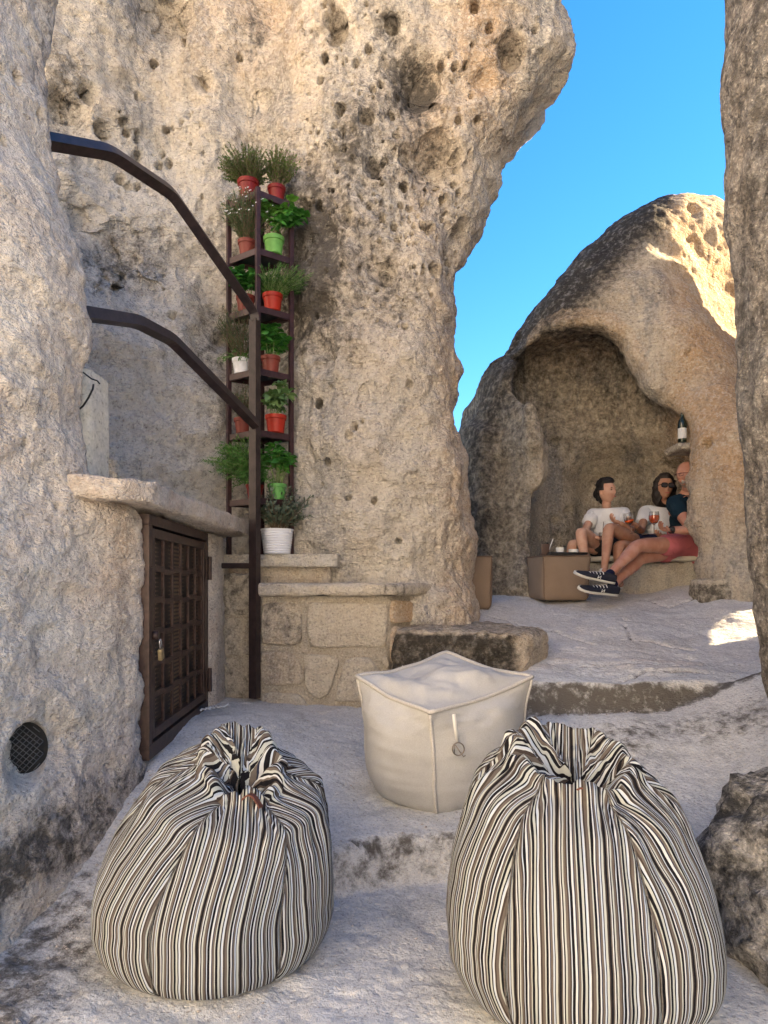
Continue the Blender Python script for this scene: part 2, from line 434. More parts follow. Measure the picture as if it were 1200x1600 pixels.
# --- tall pillar and the wall behind the stair
Ys = 5.45
sil = [(-90,850),(-40,856),(0,862),(22,868),(45,888),(75,896),(105,897),(130,888),(150,860),(172,822),(195,797),(215,788),(260,768),(330,746),(400,716),(445,703),(500,705),(600,714),(660,721),(760,729),(860,735),(960,742),(1060,752)]
levels, zs = [], []
for py, px in sil[::-1]:
    px = px-(20 if py < 165 else (10 if py < 215 else (10 if py > 650 else 3)))
    z = zat(py, Ys); xe = xat(px, Ys); zs.append(z)
    t = (z-1.2)/4.4                                   # 0 low, 1 high
    bulge = .12*math.sin(z*1.7+.3)
    lean = .10*t
    ov = max(0, min(1, (z-4.45)/.5))                  # the overhanging head
    foot = max(0, 1.5-z)*.3
    levels.append([(-4.2, 4.4+.3*t), (-3.0, 4.5+.25*t), (-2.25, 4.75+.12*math.sin(z*2)), (-1.75, 5.05+.14*math.sin(z*1.3+2)), (-1.33, 5.22+.08*math.sin(z*2.2)),
                   (-1.08, 5.30+.05*math.sin(z*3)), (-.80, 5.22+.04*math.sin(z*2.5)), (-.52, 5.02-lean*.5+bulge*.4), (-.2, 4.93-lean+bulge*.6-foot*.3),
                   (.08+xe*.1, 4.93-lean+bulge-foot), (xe*.62+.02, 5.03-lean+bulge*.7-foot), (xe-.05, 5.25-.1*ov), (xe, Ys+.02), (xe-.06, 5.75), (xe-.35, 6.25), (-1.2, 6.6), (-4.2, 6.4)])
G = loft(levels, zs, [3, 24, 44, 52, 46, 36, 42, 60, 64, 64, 58, 50, 30, 14, 8, 6], .0098)
G = rough(G, [(.9, .16, 'f'), (2.3, .085, 'r')], 51, (1, 1, .7))
N = gridnormals(G).reshape(-1, 3); G = rough(G, [(5.5, .036, 'f'), (13, .018, 'r'), (30, .007, 'f'), (60, .0035, 'f')], 91, (1, 1, .7))
V = G.reshape(-1, 3); ppx, ppy = project(V)
pits = []
def pit_px(V, pr, px, py, rpx, dfac=1.2, ez=1.1):
    rpx = rpx*1.22 if rpx >= 4 else rpx
    c = pick(V, px, py, pr); r = max(rpx*1.12, 2.6)/F*c[1]; pits.append((c, r, r*dfac*(1.9 if rpx < 16 else 1.25), ez))
pr = (ppx, ppy)
for q in [(139,144,12,1.5),(316,122,15,1.2),(241,101,4,2),(282,60,5,2),(197,209,4,2),(213,218,4,2),(253,241,4,2),(213,291,4,2),(187,279,7,1.4),(199,289,5,1.4),(215,242,4,2),(298,226,3,2),(234,287,3,2),
          (531,172,8,1.8),(587,258,15,1.1),(573,182,9,1.2),(655,130,32,.55),(680,250,36,.5),(800,82,18,1.0),(741,10,6,2),(525,45,17,.7),(466,40,7,1.4),(438,50,6,1.5),(683,423,11,1.6),
          (715,360,14,1.0),(690,100,5,2),(712,103,5,2),(728,104,4,2),(660,175,4,2),(614,40,9,1.2),(507,90,5,2),(601,28,4,2),(555,98,5,2),(499,632,5,2.5),(598,340,4,2),(615,355,4,2),(620,375,4,2),
          (603,430,12,.6),(565,470,12,.5),(540,340,10,.6),(672,355,8,1),(640,600,5,1),(506,560,16,.5),(268,490,6,1.5),(183,430,4,2),(197,431,5,2),(375,90,4,1.6),(163,205,12,1.2),(545,680,6,.8),
          (470,330,18,.5),(550,560,20,.45),(505,480,18,.4),(662,130,10,1.2),(640,242,14,.8),(715,245,8,1.2),(620,210,5,2)]:
    pit_px(V, pr, q[0], q[1], q[2], q[3], random.uniform(.9, 1.3))
# clusters of small holes the swallows and insects left
for (x0, y0, x1, y1, n_) in [(480,120,640,520,95),(620,280,720,460,60),(660,120,800,300,32),(430,0,600,120,22),(180,150,320,330,26),(470,180,540,420,26),(140,380,330,520,10),(480,520,720,860,20),(700,0,850,100,10)]:
    for _ in range(n_):
        pit_px(V, pr, random.uniform(x0, x1), random.uniform(y0, y1), random.choice([1.8, 2.2, 2.6, 3.2, 4.5]), 1.7, random.uniform(.8, 1.5))
V = carve(V, N, pits)
# broad hollows of the shaded, eroded parts
hol = []
for (px, py, rp, dp) in [(190,400,80,.22),(265,20,48,.22),(100,170,42,.14),(400,160,35,.07),(350,520,24,.18),(500,545,28,.13),(590,420,34,.08),(120,330,38,.12),(650,120,42,.14),(690,240,40,.13),(800,80,26,.12),(620,470,40,.08),(520,40,24,.10),(560,600,40,.05),(640,700,50,.05)]:
    c = pick(V, px, py, pr); hol.append((c, rp/F*c[1], dp))
for c, r, d in hol:
    dist = np.linalg.norm(V-c, axis=1); V = V-N*(d*np.exp(-(dist/r)**2*1.6))[:, None]*(dist < 3*r)[:, None]
Pf = V
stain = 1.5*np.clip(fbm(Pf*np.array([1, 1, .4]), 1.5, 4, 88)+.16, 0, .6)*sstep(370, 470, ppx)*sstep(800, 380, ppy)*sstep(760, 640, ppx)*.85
for (px, py, rx, ry, a) in [(190,400,90,60,.5),(655,135,45,45,.6),(560,300,120,150,.35),(400,60,22,60,.45),(100,150,40,110,.4),(800,70,40,60,.35),(330,560,30,120,.35),(620,470,80,60,.3),(255,20,50,30,.3),(500,430,50,100,.4)]:  # darker patches, several of them at the hollows
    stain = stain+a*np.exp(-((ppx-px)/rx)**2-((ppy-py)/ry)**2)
warm = .55*np.exp(-((ppx-755)/50)**2)*sstep(300, 120, ppy)+.6*sstep(650, 735, ppx)*sstep(300, 600, ppy)+.35*np.exp(-((ppx-400)/110)**2-((ppy-30)/120)**2)+.3*np.exp(-((ppx-670)/40)**2-((ppy-220)/150)**2)+.25*sstep(120,20,ppy)*sstep(200,300,ppx)*0  # warmth at the right edge paints bounced light over the ochre
pale = .95*sstep(365, 330, ppx)*sstep(120, 380, ppy)+.35*sstep(500, 760, ppy)
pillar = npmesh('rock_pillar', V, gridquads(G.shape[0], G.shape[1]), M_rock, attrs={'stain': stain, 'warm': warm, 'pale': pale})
tag(pillar, 'tall pitted rock wall ending in an overhanging pillar, behind the herb shelf', 'rock')

# --- near rock on the left, with the vent hole
levels, zs = [], []
eps = [(1260, -1.14, 3.10), (1100, -1.14, 3.11), (950, -1.15, 3.10), (850, -1.17, 3.05), (800, -1.19, 2.98)]
rows = [(-.15, (-1.24, 2.05), (-1.15, 2.62), (-1.09, 3.12)), (.1, (-1.27, 2.06), (-1.18, 2.65), (-1.115, 3.14)), (.45, (-1.29, 2.12), (-1.20, 2.7), (-1.125, 3.15)), (.9, (-1.36, 2.2), (-1.24, 2.72), (-1.13, 3.14)),
        (1.3, (-1.42, 2.28), (-1.29, 2.72), (-1.14, 3.13)), (1.52, (-1.46, 2.32), (-1.31, 2.72), (-1.15, 3.12)), (1.62, (-1.47, 2.33), (-1.33, 2.70), (-1.30, 2.98)), (1.9, (-1.48, 2.35), (-1.35, 2.66), (-1.335, 2.95)),
        (2.4, (-1.5, 2.36), (-1.33, 2.66), (-1.295, 2.95)), (2.65, (-1.5, 2.36), (-1.36, 2.66), (-1.32, 2.95)), (3.0, (-1.55, 2.4), (-1.45, 2.7), (-1.43, 2.95)), (3.25, (-1.55, 2.4), (-1.47, 2.7), (-1.465, 2.95)),
        (3.5, (-1.53, 2.4), (-1.46, 2.7), (-1.45, 2.95)), (3.75, (-1.5, 2.38), (-1.42, 2.68), (-1.40, 2.93)), (4.2, (-1.5, 2.4), (-1.38, 2.7), (-1.33, 2.95))]
for z, a, b, c in rows:
    zs.append(z); low = z < 1.55
    d = (c[0]-.16, c[1]+.03) if low else (c[0]-.13, c[1]+.12)
    levels.append([(-3.2, .2), (-2.1, 1.1), (a[0]-.2, a[1]-.45), a, b, c, d, (d[0]-.25, d[1]+.02 if low else d[1]+.1), (-2.6, 3.5), (-3.6, 3.2)])
G = loft(levels, zs, [4, 10, 34, 52, 44, 14, 14, 8, 4], .0105)
G = rough(G, [(1.1, .075, 'f'), (3.1, .038, 'f'), (7, .018, 'r'), (16, .0095, 'f'), (34, .0045, 'r'), (75, .0022, 'f')], 151)
V = G.reshape(-1, 3); N = gridnormals(G).reshape(-1, 3); ppx, ppy = project(V); pr = (ppx, ppy); pits = []
for q in [(27,121,7,1.5),(5,112,6,1.5),(58,52,14,.8),(5,220,4,1.5),(72,1118,3,2),(118,752,3,1.6),(40,695,5,1.2),(90,790,4,1.3),(60,180,4,1.5)]:
    pit_px(V, pr, *q)
for _ in range(40): pit_px(V, pr, random.uniform(0, 200), random.uniform(20, 1300), random.choice([1.5, 2, 3]), 1.4)
V = carve(V, N, pits)
VENT = pick(V, 50, 1183, pr).copy(); 
aim = Vector((-.62, .78, .0))
hole = []
ax = np.array([aim.x, aim.y, 0]); dv = V-VENT
al = dv@ax; perp = dv-al[:, None]*ax; per = np.sqrt((perp**2).sum(1)+0)
perd = np.sqrt(perp[:, 0]**2+perp[:, 1]**2+(perp[:, 2]/1.18)**2)
m = (np.linalg.norm(dv, axis=1) < .4)
push = .17*(1-sstep(.072, .105, perd))*m
side = np.array([.78, .62, 0]); sd = perp@side
cone = .10*np.exp(-((np.hypot(sd-.10, perp[:, 2]*.9))/.10)**2)*m
V = V+ax*np.maximum(push, cone)[:, None]
stain = 1.5*sstep(1250, 1400, ppy+ppx*.5)*sstep(2.2,0,V[:,2])*np.clip(.55+fbm(V, 2, 3, 5), 0, 1)+.25*np.clip(fbm(V, 1.1, 3, 6), 0, 1)
stain += .3*np.exp(-((ppx-100)/60)**2-((ppy-120)/160)**2)
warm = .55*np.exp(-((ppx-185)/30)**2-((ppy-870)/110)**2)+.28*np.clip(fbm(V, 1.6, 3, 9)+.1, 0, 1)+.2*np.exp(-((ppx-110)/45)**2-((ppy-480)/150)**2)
pale = .45*sstep(900, 1150, ppy)+.15
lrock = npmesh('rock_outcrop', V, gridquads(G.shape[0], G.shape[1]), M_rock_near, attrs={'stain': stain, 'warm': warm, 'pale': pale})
tag(lrock, 'pale rough rock face in the left foreground beside the iron door', 'rock')

# --- near rock on the right edge
sil = [(-300,1130),(-60,1138),(0,1140),(60,1130),(120,1128),(200,1132),(300,1133),(380,1140),(480,1150),(560,1150),(640,1148),(700,1159),(760,1165),(850,1168),(930,1175),(1000,1184),(1060,1192),(1110,1206),(1200,1235),(1300,1270),(1420,1300)]
levels, zs = [], []; Yr = 2.62
for py, px in sil[::-1]:
    z = zat(py, Yr); xe = xat(px, Yr)+.045; zs.append(z)
    levels.append([(2.2, .9), (1.75, 1.6), (xe+.16, 2.25), (xe+.03, 2.48), (xe, 2.64), (xe+.05, 2.82), (xe+.35, 3.05), (2.4, 3.2), (3.4, 2.6)])
G = loft(levels, zs, [6, 14, 22, 26, 22, 14, 8, 4], .013)[:, ::-1]
G = G[:, ::-1]
G = rough(G, [(1.2, .03, 'f'), (4, .02, 'r'), (9, .012, 'f'), (22, .006, 'r'), (50, .003, 'f')], 251, (1, 1, .5))
V = G.reshape(-1, 3)
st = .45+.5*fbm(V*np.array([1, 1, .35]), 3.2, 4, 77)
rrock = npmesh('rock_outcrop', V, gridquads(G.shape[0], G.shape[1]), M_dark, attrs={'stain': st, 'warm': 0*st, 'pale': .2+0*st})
tag(rrock, 'dark brown streaked rock edge at the far right of the photo', 'rock')

# --- cave rock, sculpted as a volume
h = .028
x0, x1, y0, y1, z0, z1 = .45, 4.9, 5.5, 8.6, .7, 6.4
xs = np.arange(x0, x1, h); ys = np.arange(y0, y1, h); zz = np.arange(z0, z1, h)
X2, Z2 = np.meshgrid(xs, zz, indexing='ij')
def px2(pts, Y): return [(xat(a, Y), zat(b, Y)) for a, b in pts]
Ysil = 7.0
def pyr(a, b):
    Yq = 7.0 if a < 1030 else (7-.55*2.62)/(1-.55*(a-600)/F)
    return (xat(a, Yq), zat(b, Yq))
out = [pyr(*q_) for q_ in ([(700,1000),(705,760),(722,668),(738,655),(748,625),(758,585),(775,562),(800,548),(815,530),(822,505),(842,470),(870,435),(905,395),(940,358),(975,328),(1005,308),(1040,292),(1075,288),(1110,292),(1135,308),(1165,350),(1200,400),(1260,460),(1300,560),(1330,1000)])]
D = polydist(X2, Z2, out)
Rr = .75
prof = Rr*(1-np.sqrt(np.clip(1-(1-np.clip(D/Rr, 0, 1))**2, 0, 1)))
base = 6.25+.10*np.clip(Z2-1, 0, 5)
base = base-.42*sstep(2.55, 3.05, X2)*sstep(3.4, 2.2, Z2)     # the right-hand jamb comes forward
base = base-.25*np.exp(-((X2-2.9)/.5)**2)*sstep(4.8, 3.2, Z2)
base = base+.15*np.exp(-((X2-1.12)/.12)**2)*sstep(3.2, 2.5, Z2)
base = base+.55*np.clip(X2-2.62-.1*np.sin(Z2*4), 0, 3)*sstep(3.1, 3.9, Z2)
yf = base+prof
Yo = 6.2
op = px2([(836,935),(842,800),(838,700),(822,640),(813,575),(818,525),(840,495),(875,478),(915,476),(962,484),(993,510),(1012,548),(1024,588),(1044,612),(1062,630),(1074,655),(1076,700),(1074,760),(1078,830),(1080,935)], Yo)
op[0] = (op[0][0], .6); op[-1] = (op[-1][0], .6)
DO = polydist(X2, Z2, op)
ext = .10+.26*sstep(1.25, 1.8, X2)+.30*sstep(2.0, 2.5, X2)*sstep(2.75, 2.45, Z2)
yb = base+.12+.95*np.sqrt(np.clip(1-(1-np.clip((DO+ext)/.85, 0, 1))**2, 0, 1))+.42*sstep(1.9, 2.4, X2)*sstep(2.8, 2.3, Z2)
yb = yb-.30*sstep(1.75, 1.15, X2)*sstep(2.6, 2.0, Z2)
# smoother, wider hollow inside so that the jambs are undercut
Yg = ys[None, :, None]
body = (Yg-yf[:, None, :])
body = np.minimum(body, (8.5-Yg)); body = np.minimum(body, D[:, None, :]*1.0+.0)
inn = sstep(6.1, 6.5, Yg)*.42*sstep(2.6, 1.9, Z2)[:, None, :]*sstep(2.0, 2.4, X2)[:, None, :]+sstep(.12, .5, Yg-base[:, None, :])*(.17*np.clip((D-.35)/.5, 0, 1))[:, None, :]
cav = np.minimum(DO[:, None, :]+inn, yb[:, None, :]-Yg)
k = .025; Fv = -np.logaddexp(-body/k, cav/k)*k
del body, cav
PX, PY, PZ = np.meshgrid(xs, ys, zz, indexing='ij')
near = np.abs(Fv) < .25
Pn = np.stack([PX[near], PY[near], PZ[near]], -1)
Fv[near] += (fbm(Pn, 1.1, 3, 301)*.10+ridged(Pn, 2.6, 3, 307)*.045)
# grooves and knobs on the left buttress
def cyl(a, b, r, sgn):
    a = np.array(a); b = np.array(b); e = b-a; t = np.clip(((Pn-a)@e)/(e@e), 0, 1); d = np.linalg.norm(Pn-a-t[:, None]*e, axis=1)
    return sgn*np.exp(-(d/r)**2)
g = .16*cyl(tuple(at(775,660,6.4)), tuple(at(838,900,6.3)), .13, -1)+.12*cyl(tuple(at(850,700,6.5)), tuple(at(852,745,6.5)), .14, 1)+.10*cyl(tuple(at(868,700,6.7)), tuple(at(862,900,6.6)), .12, 1)
g += .14*cyl(tuple(at(815,590,6.3)), tuple(at(835,690,6.3)), .09, 1)
Fv[near] += g
Fv[0] = Fv[-1] = -.1; Fv[:, 0] = Fv[:, -1] = -.1; Fv[:, :, 0] = Fv[:, :, -1] = -.1
V, Q = surface_nets(Fv, (x0, y0, z0), h)
del Fv, PX, PY, PZ, near
N = vnormals(V, Q)
V = V+N*(fbm(V, 6, 3, 311)*.022+ridged(V, 14, 2, 313)*.010)[:, None]
ppx, ppy = project(V); pr = (ppx, ppy); pits = []
for q in [(1084,322,9,.6),(1068,400,3,1.0),(1105,475,3,1.2),(1078,553,3,1.5),(1103,695,5,1.5),(1097,692,3,1.5),(1101,765,3,1.5),(1098,780,3,1.5),(1100,830,8,.7),(937,607,9,.5),(905,672,3,1.5),(868,690,5,1),(890,800,8,.8),(870,812,6,.8)]:
    pit_px(V, pr, *q)
V = carve(V, N, pits)
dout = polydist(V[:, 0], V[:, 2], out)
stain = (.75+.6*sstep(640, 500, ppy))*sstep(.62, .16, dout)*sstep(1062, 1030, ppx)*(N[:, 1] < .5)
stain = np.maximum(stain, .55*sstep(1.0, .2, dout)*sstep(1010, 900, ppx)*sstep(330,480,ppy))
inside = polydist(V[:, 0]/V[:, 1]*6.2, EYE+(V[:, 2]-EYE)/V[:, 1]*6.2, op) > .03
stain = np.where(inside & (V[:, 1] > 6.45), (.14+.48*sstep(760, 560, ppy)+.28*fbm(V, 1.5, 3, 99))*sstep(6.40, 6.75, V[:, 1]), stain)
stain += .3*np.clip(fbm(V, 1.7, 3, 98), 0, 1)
warm = .75*sstep(1010, 1090, ppx)*sstep(900, 700, ppy)*(V[:, 1] < 7.6)+.4*sstep(620, 530, ppy)*inside
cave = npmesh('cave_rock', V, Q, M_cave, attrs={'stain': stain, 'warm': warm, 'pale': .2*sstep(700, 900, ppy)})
tag(cave, 'domed rock with a hollowed-out arched alcove where three people sit', 'rock')

# --- boulder at the lower right
def boulder(name, c, s, m, seed, amps, label, stainf=None, nu=120, nv=220):
    th = np.linspace(.02, math.pi-.02, nu)[:, None]; ph = np.linspace(0, 2*math.pi, nv, endpoint=False)[None, :]
    p = 3.0
    def sg(v, e): return np.sign(v)*np.abs(v)**e
    G = np.stack([sg(np.sin(th), .75)*sg(np.cos(ph), .75)*s[0]+c[0], sg(np.sin(th), .75)*sg(np.sin(ph), .75)*s[1]+c[1], sg(np.cos(th), .75)*s[2]+c[2]+0*ph], -1)
    for sc, am, kd in amps:
        n = -gridnormals(G, True); d = ridged(G, sc, 3, seed) if kd == 'r' else fbm(G, sc, 3, seed); G = G+n*(d*am)[..., None]; seed += 5
    V = G.reshape(-1, 3); st = stainf(V) if stainf else np.zeros(len(V))
    o = npmesh(name, V, gridquads(nu, nv, True), m, attrs={'stain': st, 'warm': 0*st, 'pale': .3+0*st}); tag(o, label, 'rock'); return o
boulder('boulder', (1.77, 2.16, .0), (.67, .62, .52), M_boulder, 401, [(1.8, .10, 'f'), (3.5, .09, 'r'), (8, .03, 'f'), (20, .012, 'r'), (45, .005, 'f')],
        'low grey lichen-marked boulder beside the right-hand bean bag', lambda V: .55+.5*fbm(V, 3, 3, 3))
# --- unseen rock added on the right to keep the hollow in shade
levels, zs = [], []
for z in (0.0, .95, 1.5, 2.0, 2.15, 3, 4.5, 6, 7.4, 8.2):
    zs.append(z); k = .15*math.sin(z*2)
    levels.append([(6.0, 1.2), (5.0+k, .9), (4.5-k, 1.2), (4.2, 2.2), (4.15+k, 3.6), (4.2, 4.8), (4.25, 5.7), (4.3, 6.5), (4.6, 7.1), (5.6, 6.7), (6.2, 4), (6.2, 2)])
G = loft(levels, zs, [8, 12, 14, 16, 30, 40, 30, 12, 8, 10, 10], .08)
G = rough(G, [(.6, .2, 'f'), (2, .08, 'r'), (5, .04, 'f')], 501)
V = G.reshape(-1, 3); Q = gridquads(G.shape[0], G.shape[1])
cen = V[Q].mean(1); tt = (cen[:, 0]-3.5)/sdir.x
ry = cen[:, 1]-sdir.y*tt; rz = cen[:, 2]-sdir.z*tt
Q = Q[((ry-5.50)/.60)**2+((rz-1.05)/.33)**2 > 1]  # hole cut along the sun so a spot of light reaches the floor
shade_cliff = npmesh('shade_cliff', V, Q, M_cave, attrs={'stain': .3+0*V[:, 0], 'warm': .2+0*V[:, 0], 'pale': .1+0*V[:, 0]})
tag(shade_cliff, 'high rock mass added unseen on the right to shade the hollow', 'rock')
# --- pale slope added unseen behind the viewer to bounce sunlight forward
levels, zs = [], []
for z in (-1.5, 0, 1.5, 3, 5, 7, 9, 10.5):
    zs.append(z); k = .5*math.sin(z*1.1)
    levels.append([(-10, 4-z*.1), (-8.5+k-z*.1, 0), (-7.2-k-z*.1, -3.5), (-5.2+k-z*.1, -6.2-z*.1), (-2.5, -8.2-z*.15+k), (1, -9.4-z*.15), (5, -9.8-k-z*.15), (9, -10)])
G = loft(levels, zs, [14]*7, .3)
G = rough(G, [(.4, .5, 'f'), (1.2, .2, 'r')], 601)[:, ::-1]
V = G.reshape(-1, 3)
bounce_hill = npmesh('bounce_hillside', V, gridquads(G.shape[0], G.shape[1]), M_bounce, attrs={'stain': 0*V[:, 0], 'warm': 0*V[:, 0], 'pale': .3+0*V[:, 0]})
bounce_hill['kind'] = 'structure'
# ------------------------------------------------------------------ masonry
def resample(poly, step):
    out = []; n = len(poly)
    for i in range(n):
        a = np.array(poly[i], float); b = np.array(poly[(i+1) % n], float); k = max(1, int(np.hypot(*(b-a))/step))
        for t in range(k): out.append(a+(b-a)*t/k)
    return np.array(out)
def rprism(name, poly, z0, z1, m, r=.02, step=.03, amp=.006, amp2=.003, seed=1, parent=None, stainf=None, warm=0., pale=.2, taper=0, zstep=None, bow=0):
    """stone block: plan polygon (counter-clockwise) from z0 to z1 with worn, rounded edges"""
    P = resample(poly, step); n = len(P); c = P.mean(0)
    for _ in range(max(1, int(r/step*2))): P = .25*np.roll(P, 1, 0)+.5*P+.25*np.roll(P, -1, 0)
    d = P-c; L = np.linalg.norm(d, axis=1, keepdims=True); h = z1-z0; r = min(r, h*.49)
    rows = [(0.001, 0, 0), (.5, 0, 0), (.85, 0, 0)]
    for a in (0, 30, 60): rows.append((None, r*(1-math.sin(math.radians(90-a)) if 0 else 1-math.sin(math.radians(a))), r*(1-math.cos(math.radians(a)))))
    seq = [(('f', f), 0.) for f in (.001, .3, .6, .85)]
    for a in (0, 30, 60, 90): seq.append((('o', r*(1-math.sin(math.radians(a)))), r*(1-math.cos(math.radians(a)))))
    nz = max(1, int((h-2*r)/(zstep or step)))
    for k in range(1, nz): seq.append((('o', 0), r+(h-2*r)*k/nz))
    for a in (90, 60, 30, 0): seq.append((('o', r*(1-math.sin(math.radians(a)))), h-r*(1-math.cos(math.radians(a)))))
    seq += [(('f', f), h) for f in (.85, .6, .3, .001)]
    rowsV = []
    for (kd, v), z in seq:
        tp = 1-taper*(z/h)
        if kd == 'o': q = c+d*tp*np.maximum(.05, 1-v/L)
        else: q = c+d*tp*np.maximum(.05, 1-r/L)*v
        rowsV.append(np.concatenate([q, np.full((n, 1), z0+z)], 1))
    G = np.array(rowsV); N = -gridnormals(G, True)
    ctr = np.array([c[0], c[1], (z0+z1)/2]); fl = np.sign((N*(G-ctr)).sum(-1, keepdims=True)); N = N*np.where(fl == 0, 1, fl)
    G = G+N*(fbm(G, 7, 3, seed)*amp*2+fbm(G, 26, 3, seed+9)*amp2*2)[..., None]
    V = G.reshape(-1, 3); st = stainf(V) if stainf else np.zeros(len(V))
    return npmesh(name, V, gridquads(G.shape[0], n, True), m, parent, attrs={'stain': st, 'warm': warm+0*st, 'pale': pale+0*st})

def stone_on(name, poly2, fr, m, depth, seed, parent, warm=0, pale=.2, stain=0, proud=.012):
    """one stone in a wall face: poly2 in (u, z) of the frame fr = (origin xy, direction xy, outward xy)"""
    o, u, nrm = fr; o, u, nrm = (np.array(q, float) for q in (o, u, nrm))
    P = resample(poly2, .05); c = P.mean(0); n = len(P)
    P = .2*np.roll(P, 1, 0)+.6*P+.2*np.roll(P, -1, 0)
    rr = np.random.RandomState(seed); P += rr.uniform(-.004, .004, P.shape)
    rows = []
    for f, dp in ((1.0, -depth), (1.0, 0), (.965, proud*.75), (.90, proud), (.6, proud*1.15), (.3, proud*1.2), (.01, proud*1.2)):
        q = c+(P-c)*f
        base = o[None]+q[:, :1]*u[None]+nrm[None]*dp
        rows.append(np.stack([base[:, 0], base[:, 1], q[:, 1]], 1))
    G = np.array(rows)
    G[1:] += np.array([nrm[0], nrm[1], 0])*(fbm(G[1:], 9, 3, seed)*.012)[..., None]
    V = G.reshape(-1, 3); z = np.zeros(len(V))
    Q = gridquads(len(rows), n, True)
    return npmesh(name, V, Q, m, parent, attrs={'stain': z+stain, 'warm': z+warm, 'pale': z+pale})

wall = empty('stone_wall', (-.4, 4.6, .4), 'low wall of large tan stones under the worn ledge, behind the pale pouf', 'wall')
wo_ = Vector(wall.location)
def adopt(o, par):
    o.parent = par; o.location = o.location-Vector(par.location) if False else o.location
    o.matrix_parent_inverse = Matrix.Translation(-Vector(par.location)); return o
core = rprism('mortar', [(-1.16, 4.80), (-.87, 4.74), (-.86, 4.66), (.03, 4.56), (.56, 5.32), (.5, 5.6), (-1.2, 5.6)], .25, 1.12, M_mortar, r=.01, step=.025, amp=.006, seed=21, pale=.1); adopt(core, wall)
fA = ((-.86, 4.645), (.994, -.11), (-.11, -.994)); fB = ((.045, 4.545), (.55, .835), (.835, -.55)); fC = ((-1.15, 4.79), (.985, -.17), (-.17, -.985))
def uA(px): return (px-402)/208*.91
def zA(py): return EYE-(py-HOR)/F*4.6
def pA(L): return [(uA(a), zA(b)) for a, b in L]
stonesA = [([(408,1008),(472,1008),(473,944),(409,941)], .15, .2, .25), ([(482,1012),(604,1010),(606,942),(480,942)], .1, .35, .05), ([(407,1072),(470,1070),(478,1062),(462,1020),(407,1018)], .15, .1, .15),
           ([(478,1080),(500,1096),(516,1084),(532,1026),(474,1022)], .1, .3, .1), ([(522,1096),(606,1092),(606,1062),(576,1024),(540,1028)], .05, .4, .05), ([(590,1022),(608,1050),(608,1020)], .1, .3, 0), ([(407,1120),(500,1130),(470,1084),(407,1084)], 0, .4, 0)]
for i, (L, wm, pl, stn) in enumerate(stonesA):
    adopt(stone_on('stone', pA(L), fA, M_stone, .03, 60+i, None, wm, pl, stn), wall)
for i, (u0, u1, z0_, z1_, wm) in enumerate([(.02,.30,.93,1.09,.9),(.32,.62,.90,1.09,.8),(.02,.42,.66,.91,.6),(.44,.95,.62,.88,.7),(.65,.98,.90,1.08,.8)]):  # warm tone paints bounced light on the side facing right
    adopt(stone_on('stone', [(u0, z0_), (u1, z0_+.01), (u1-.01, z1_-.01), (u0, z1_)], fB, M_stone, .03, 80+i, None, wm, .2, 0), wall)
for i, (u0, u1, z0_, z1_) in enumerate([(.01,.27,.98,1.27),(.0,.27,.70,.96),(.0,.27,.40,.68)]):
    adopt(stone_on('stone', [(u0, z0_), (u1, z0_), (u1, z1_), (u0, z1_)], fC, M_stone, .03, 90+i, None, 0, .3, .35 if i == 0 else .2), wall)
tag(rprism('stone_ledge', [(-.89, 4.60), (.05, 4.46), (.085, 4.49), (.60, 5.28), (.62, 5.5), (-.95, 5.45)], 1.118, 1.203, M_stone, r=.028, step=.022, amp=.007, amp2=.003, seed=31, pale=.45, warm=.15, zstep=.015, stainf=lambda V: .35*np.exp(-((V[:, 0]-.06)/.12)**2)*(V[:, 1] < 4.7)), 'long worn stone ledge at eye level on top of the low wall', 'ledge')
tag(rprism('stone_ledge', [(-1.17, 4.82), (-.33, 4.76), (-.31, 4.9), (-.33, 5.35), (-1.2, 5.4)], 1.318, 1.407, M_stone, r=.012, step=.022, amp=.003, amp2=.002, seed=32, pale=.8, zstep=.02), 'short pale stone ledge the herb shelf stands on', 'ledge')
tag(rprism('plinth', [(-1.12, 4.90), (-.38, 4.86), (-.38, 5.3), (-1.15, 5.3)], 1.19, 1.325, M_stone, r=.006, step=.03, seed=33, pale=.5, warm=.35), 'plastered riser under the short pale ledge', 'plinth')
# the stone step in front of the pillar
P4 = [(.05, 4.27), (.42, 4.17), (.85, 4.12), (1.06, 4.42), (1.12, 4.80), (.7, 5.2), (.3, 5.2), (.09, 4.8)]
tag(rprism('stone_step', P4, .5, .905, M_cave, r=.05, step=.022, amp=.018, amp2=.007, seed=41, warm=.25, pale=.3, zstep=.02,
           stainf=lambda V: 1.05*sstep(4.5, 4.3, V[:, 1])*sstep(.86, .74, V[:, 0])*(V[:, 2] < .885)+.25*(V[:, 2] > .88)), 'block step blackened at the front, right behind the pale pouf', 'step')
# jamb to the right of the iron door, masonry behind
tag(rprism('door_jamb', [(-1.40, 4.44), (-1.145, 4.43), (-1.105, 4.50), (-1.10, 4.72), (-1.14, 4.80), (-1.42, 4.82)], .25, 1.53, M_rock_near, r=.03, step=.02, amp=.010, amp2=.004, seed=43, pale=.5, warm=.25, zstep=.02), 'plastered stone jamb on the hinge side of the iron door', 'wall')
# slab over the door
tag(rprism('stone_slab', [(-1.62, 2.84), (-1.25, 2.77), (-1.08, 2.82), (-1.0, 2.98), (-1.025, 3.35), (-.985, 3.8), (-.985, 4.4), (-.955, 4.86), (-1.0, 4.95), (-1.5, 4.95)], 1.545, 1.648, M_rock_near, r=.022, step=.02, amp=.012, amp2=.004, seed=44, warm=.35, pale=.4, zstep=.012), 'thick rough stone slab roofing the iron door', 'slab')
# black painted for unlit depth behind the door and in the vent
M_black = plain('shade_black', (.012, .011, .010), .9)
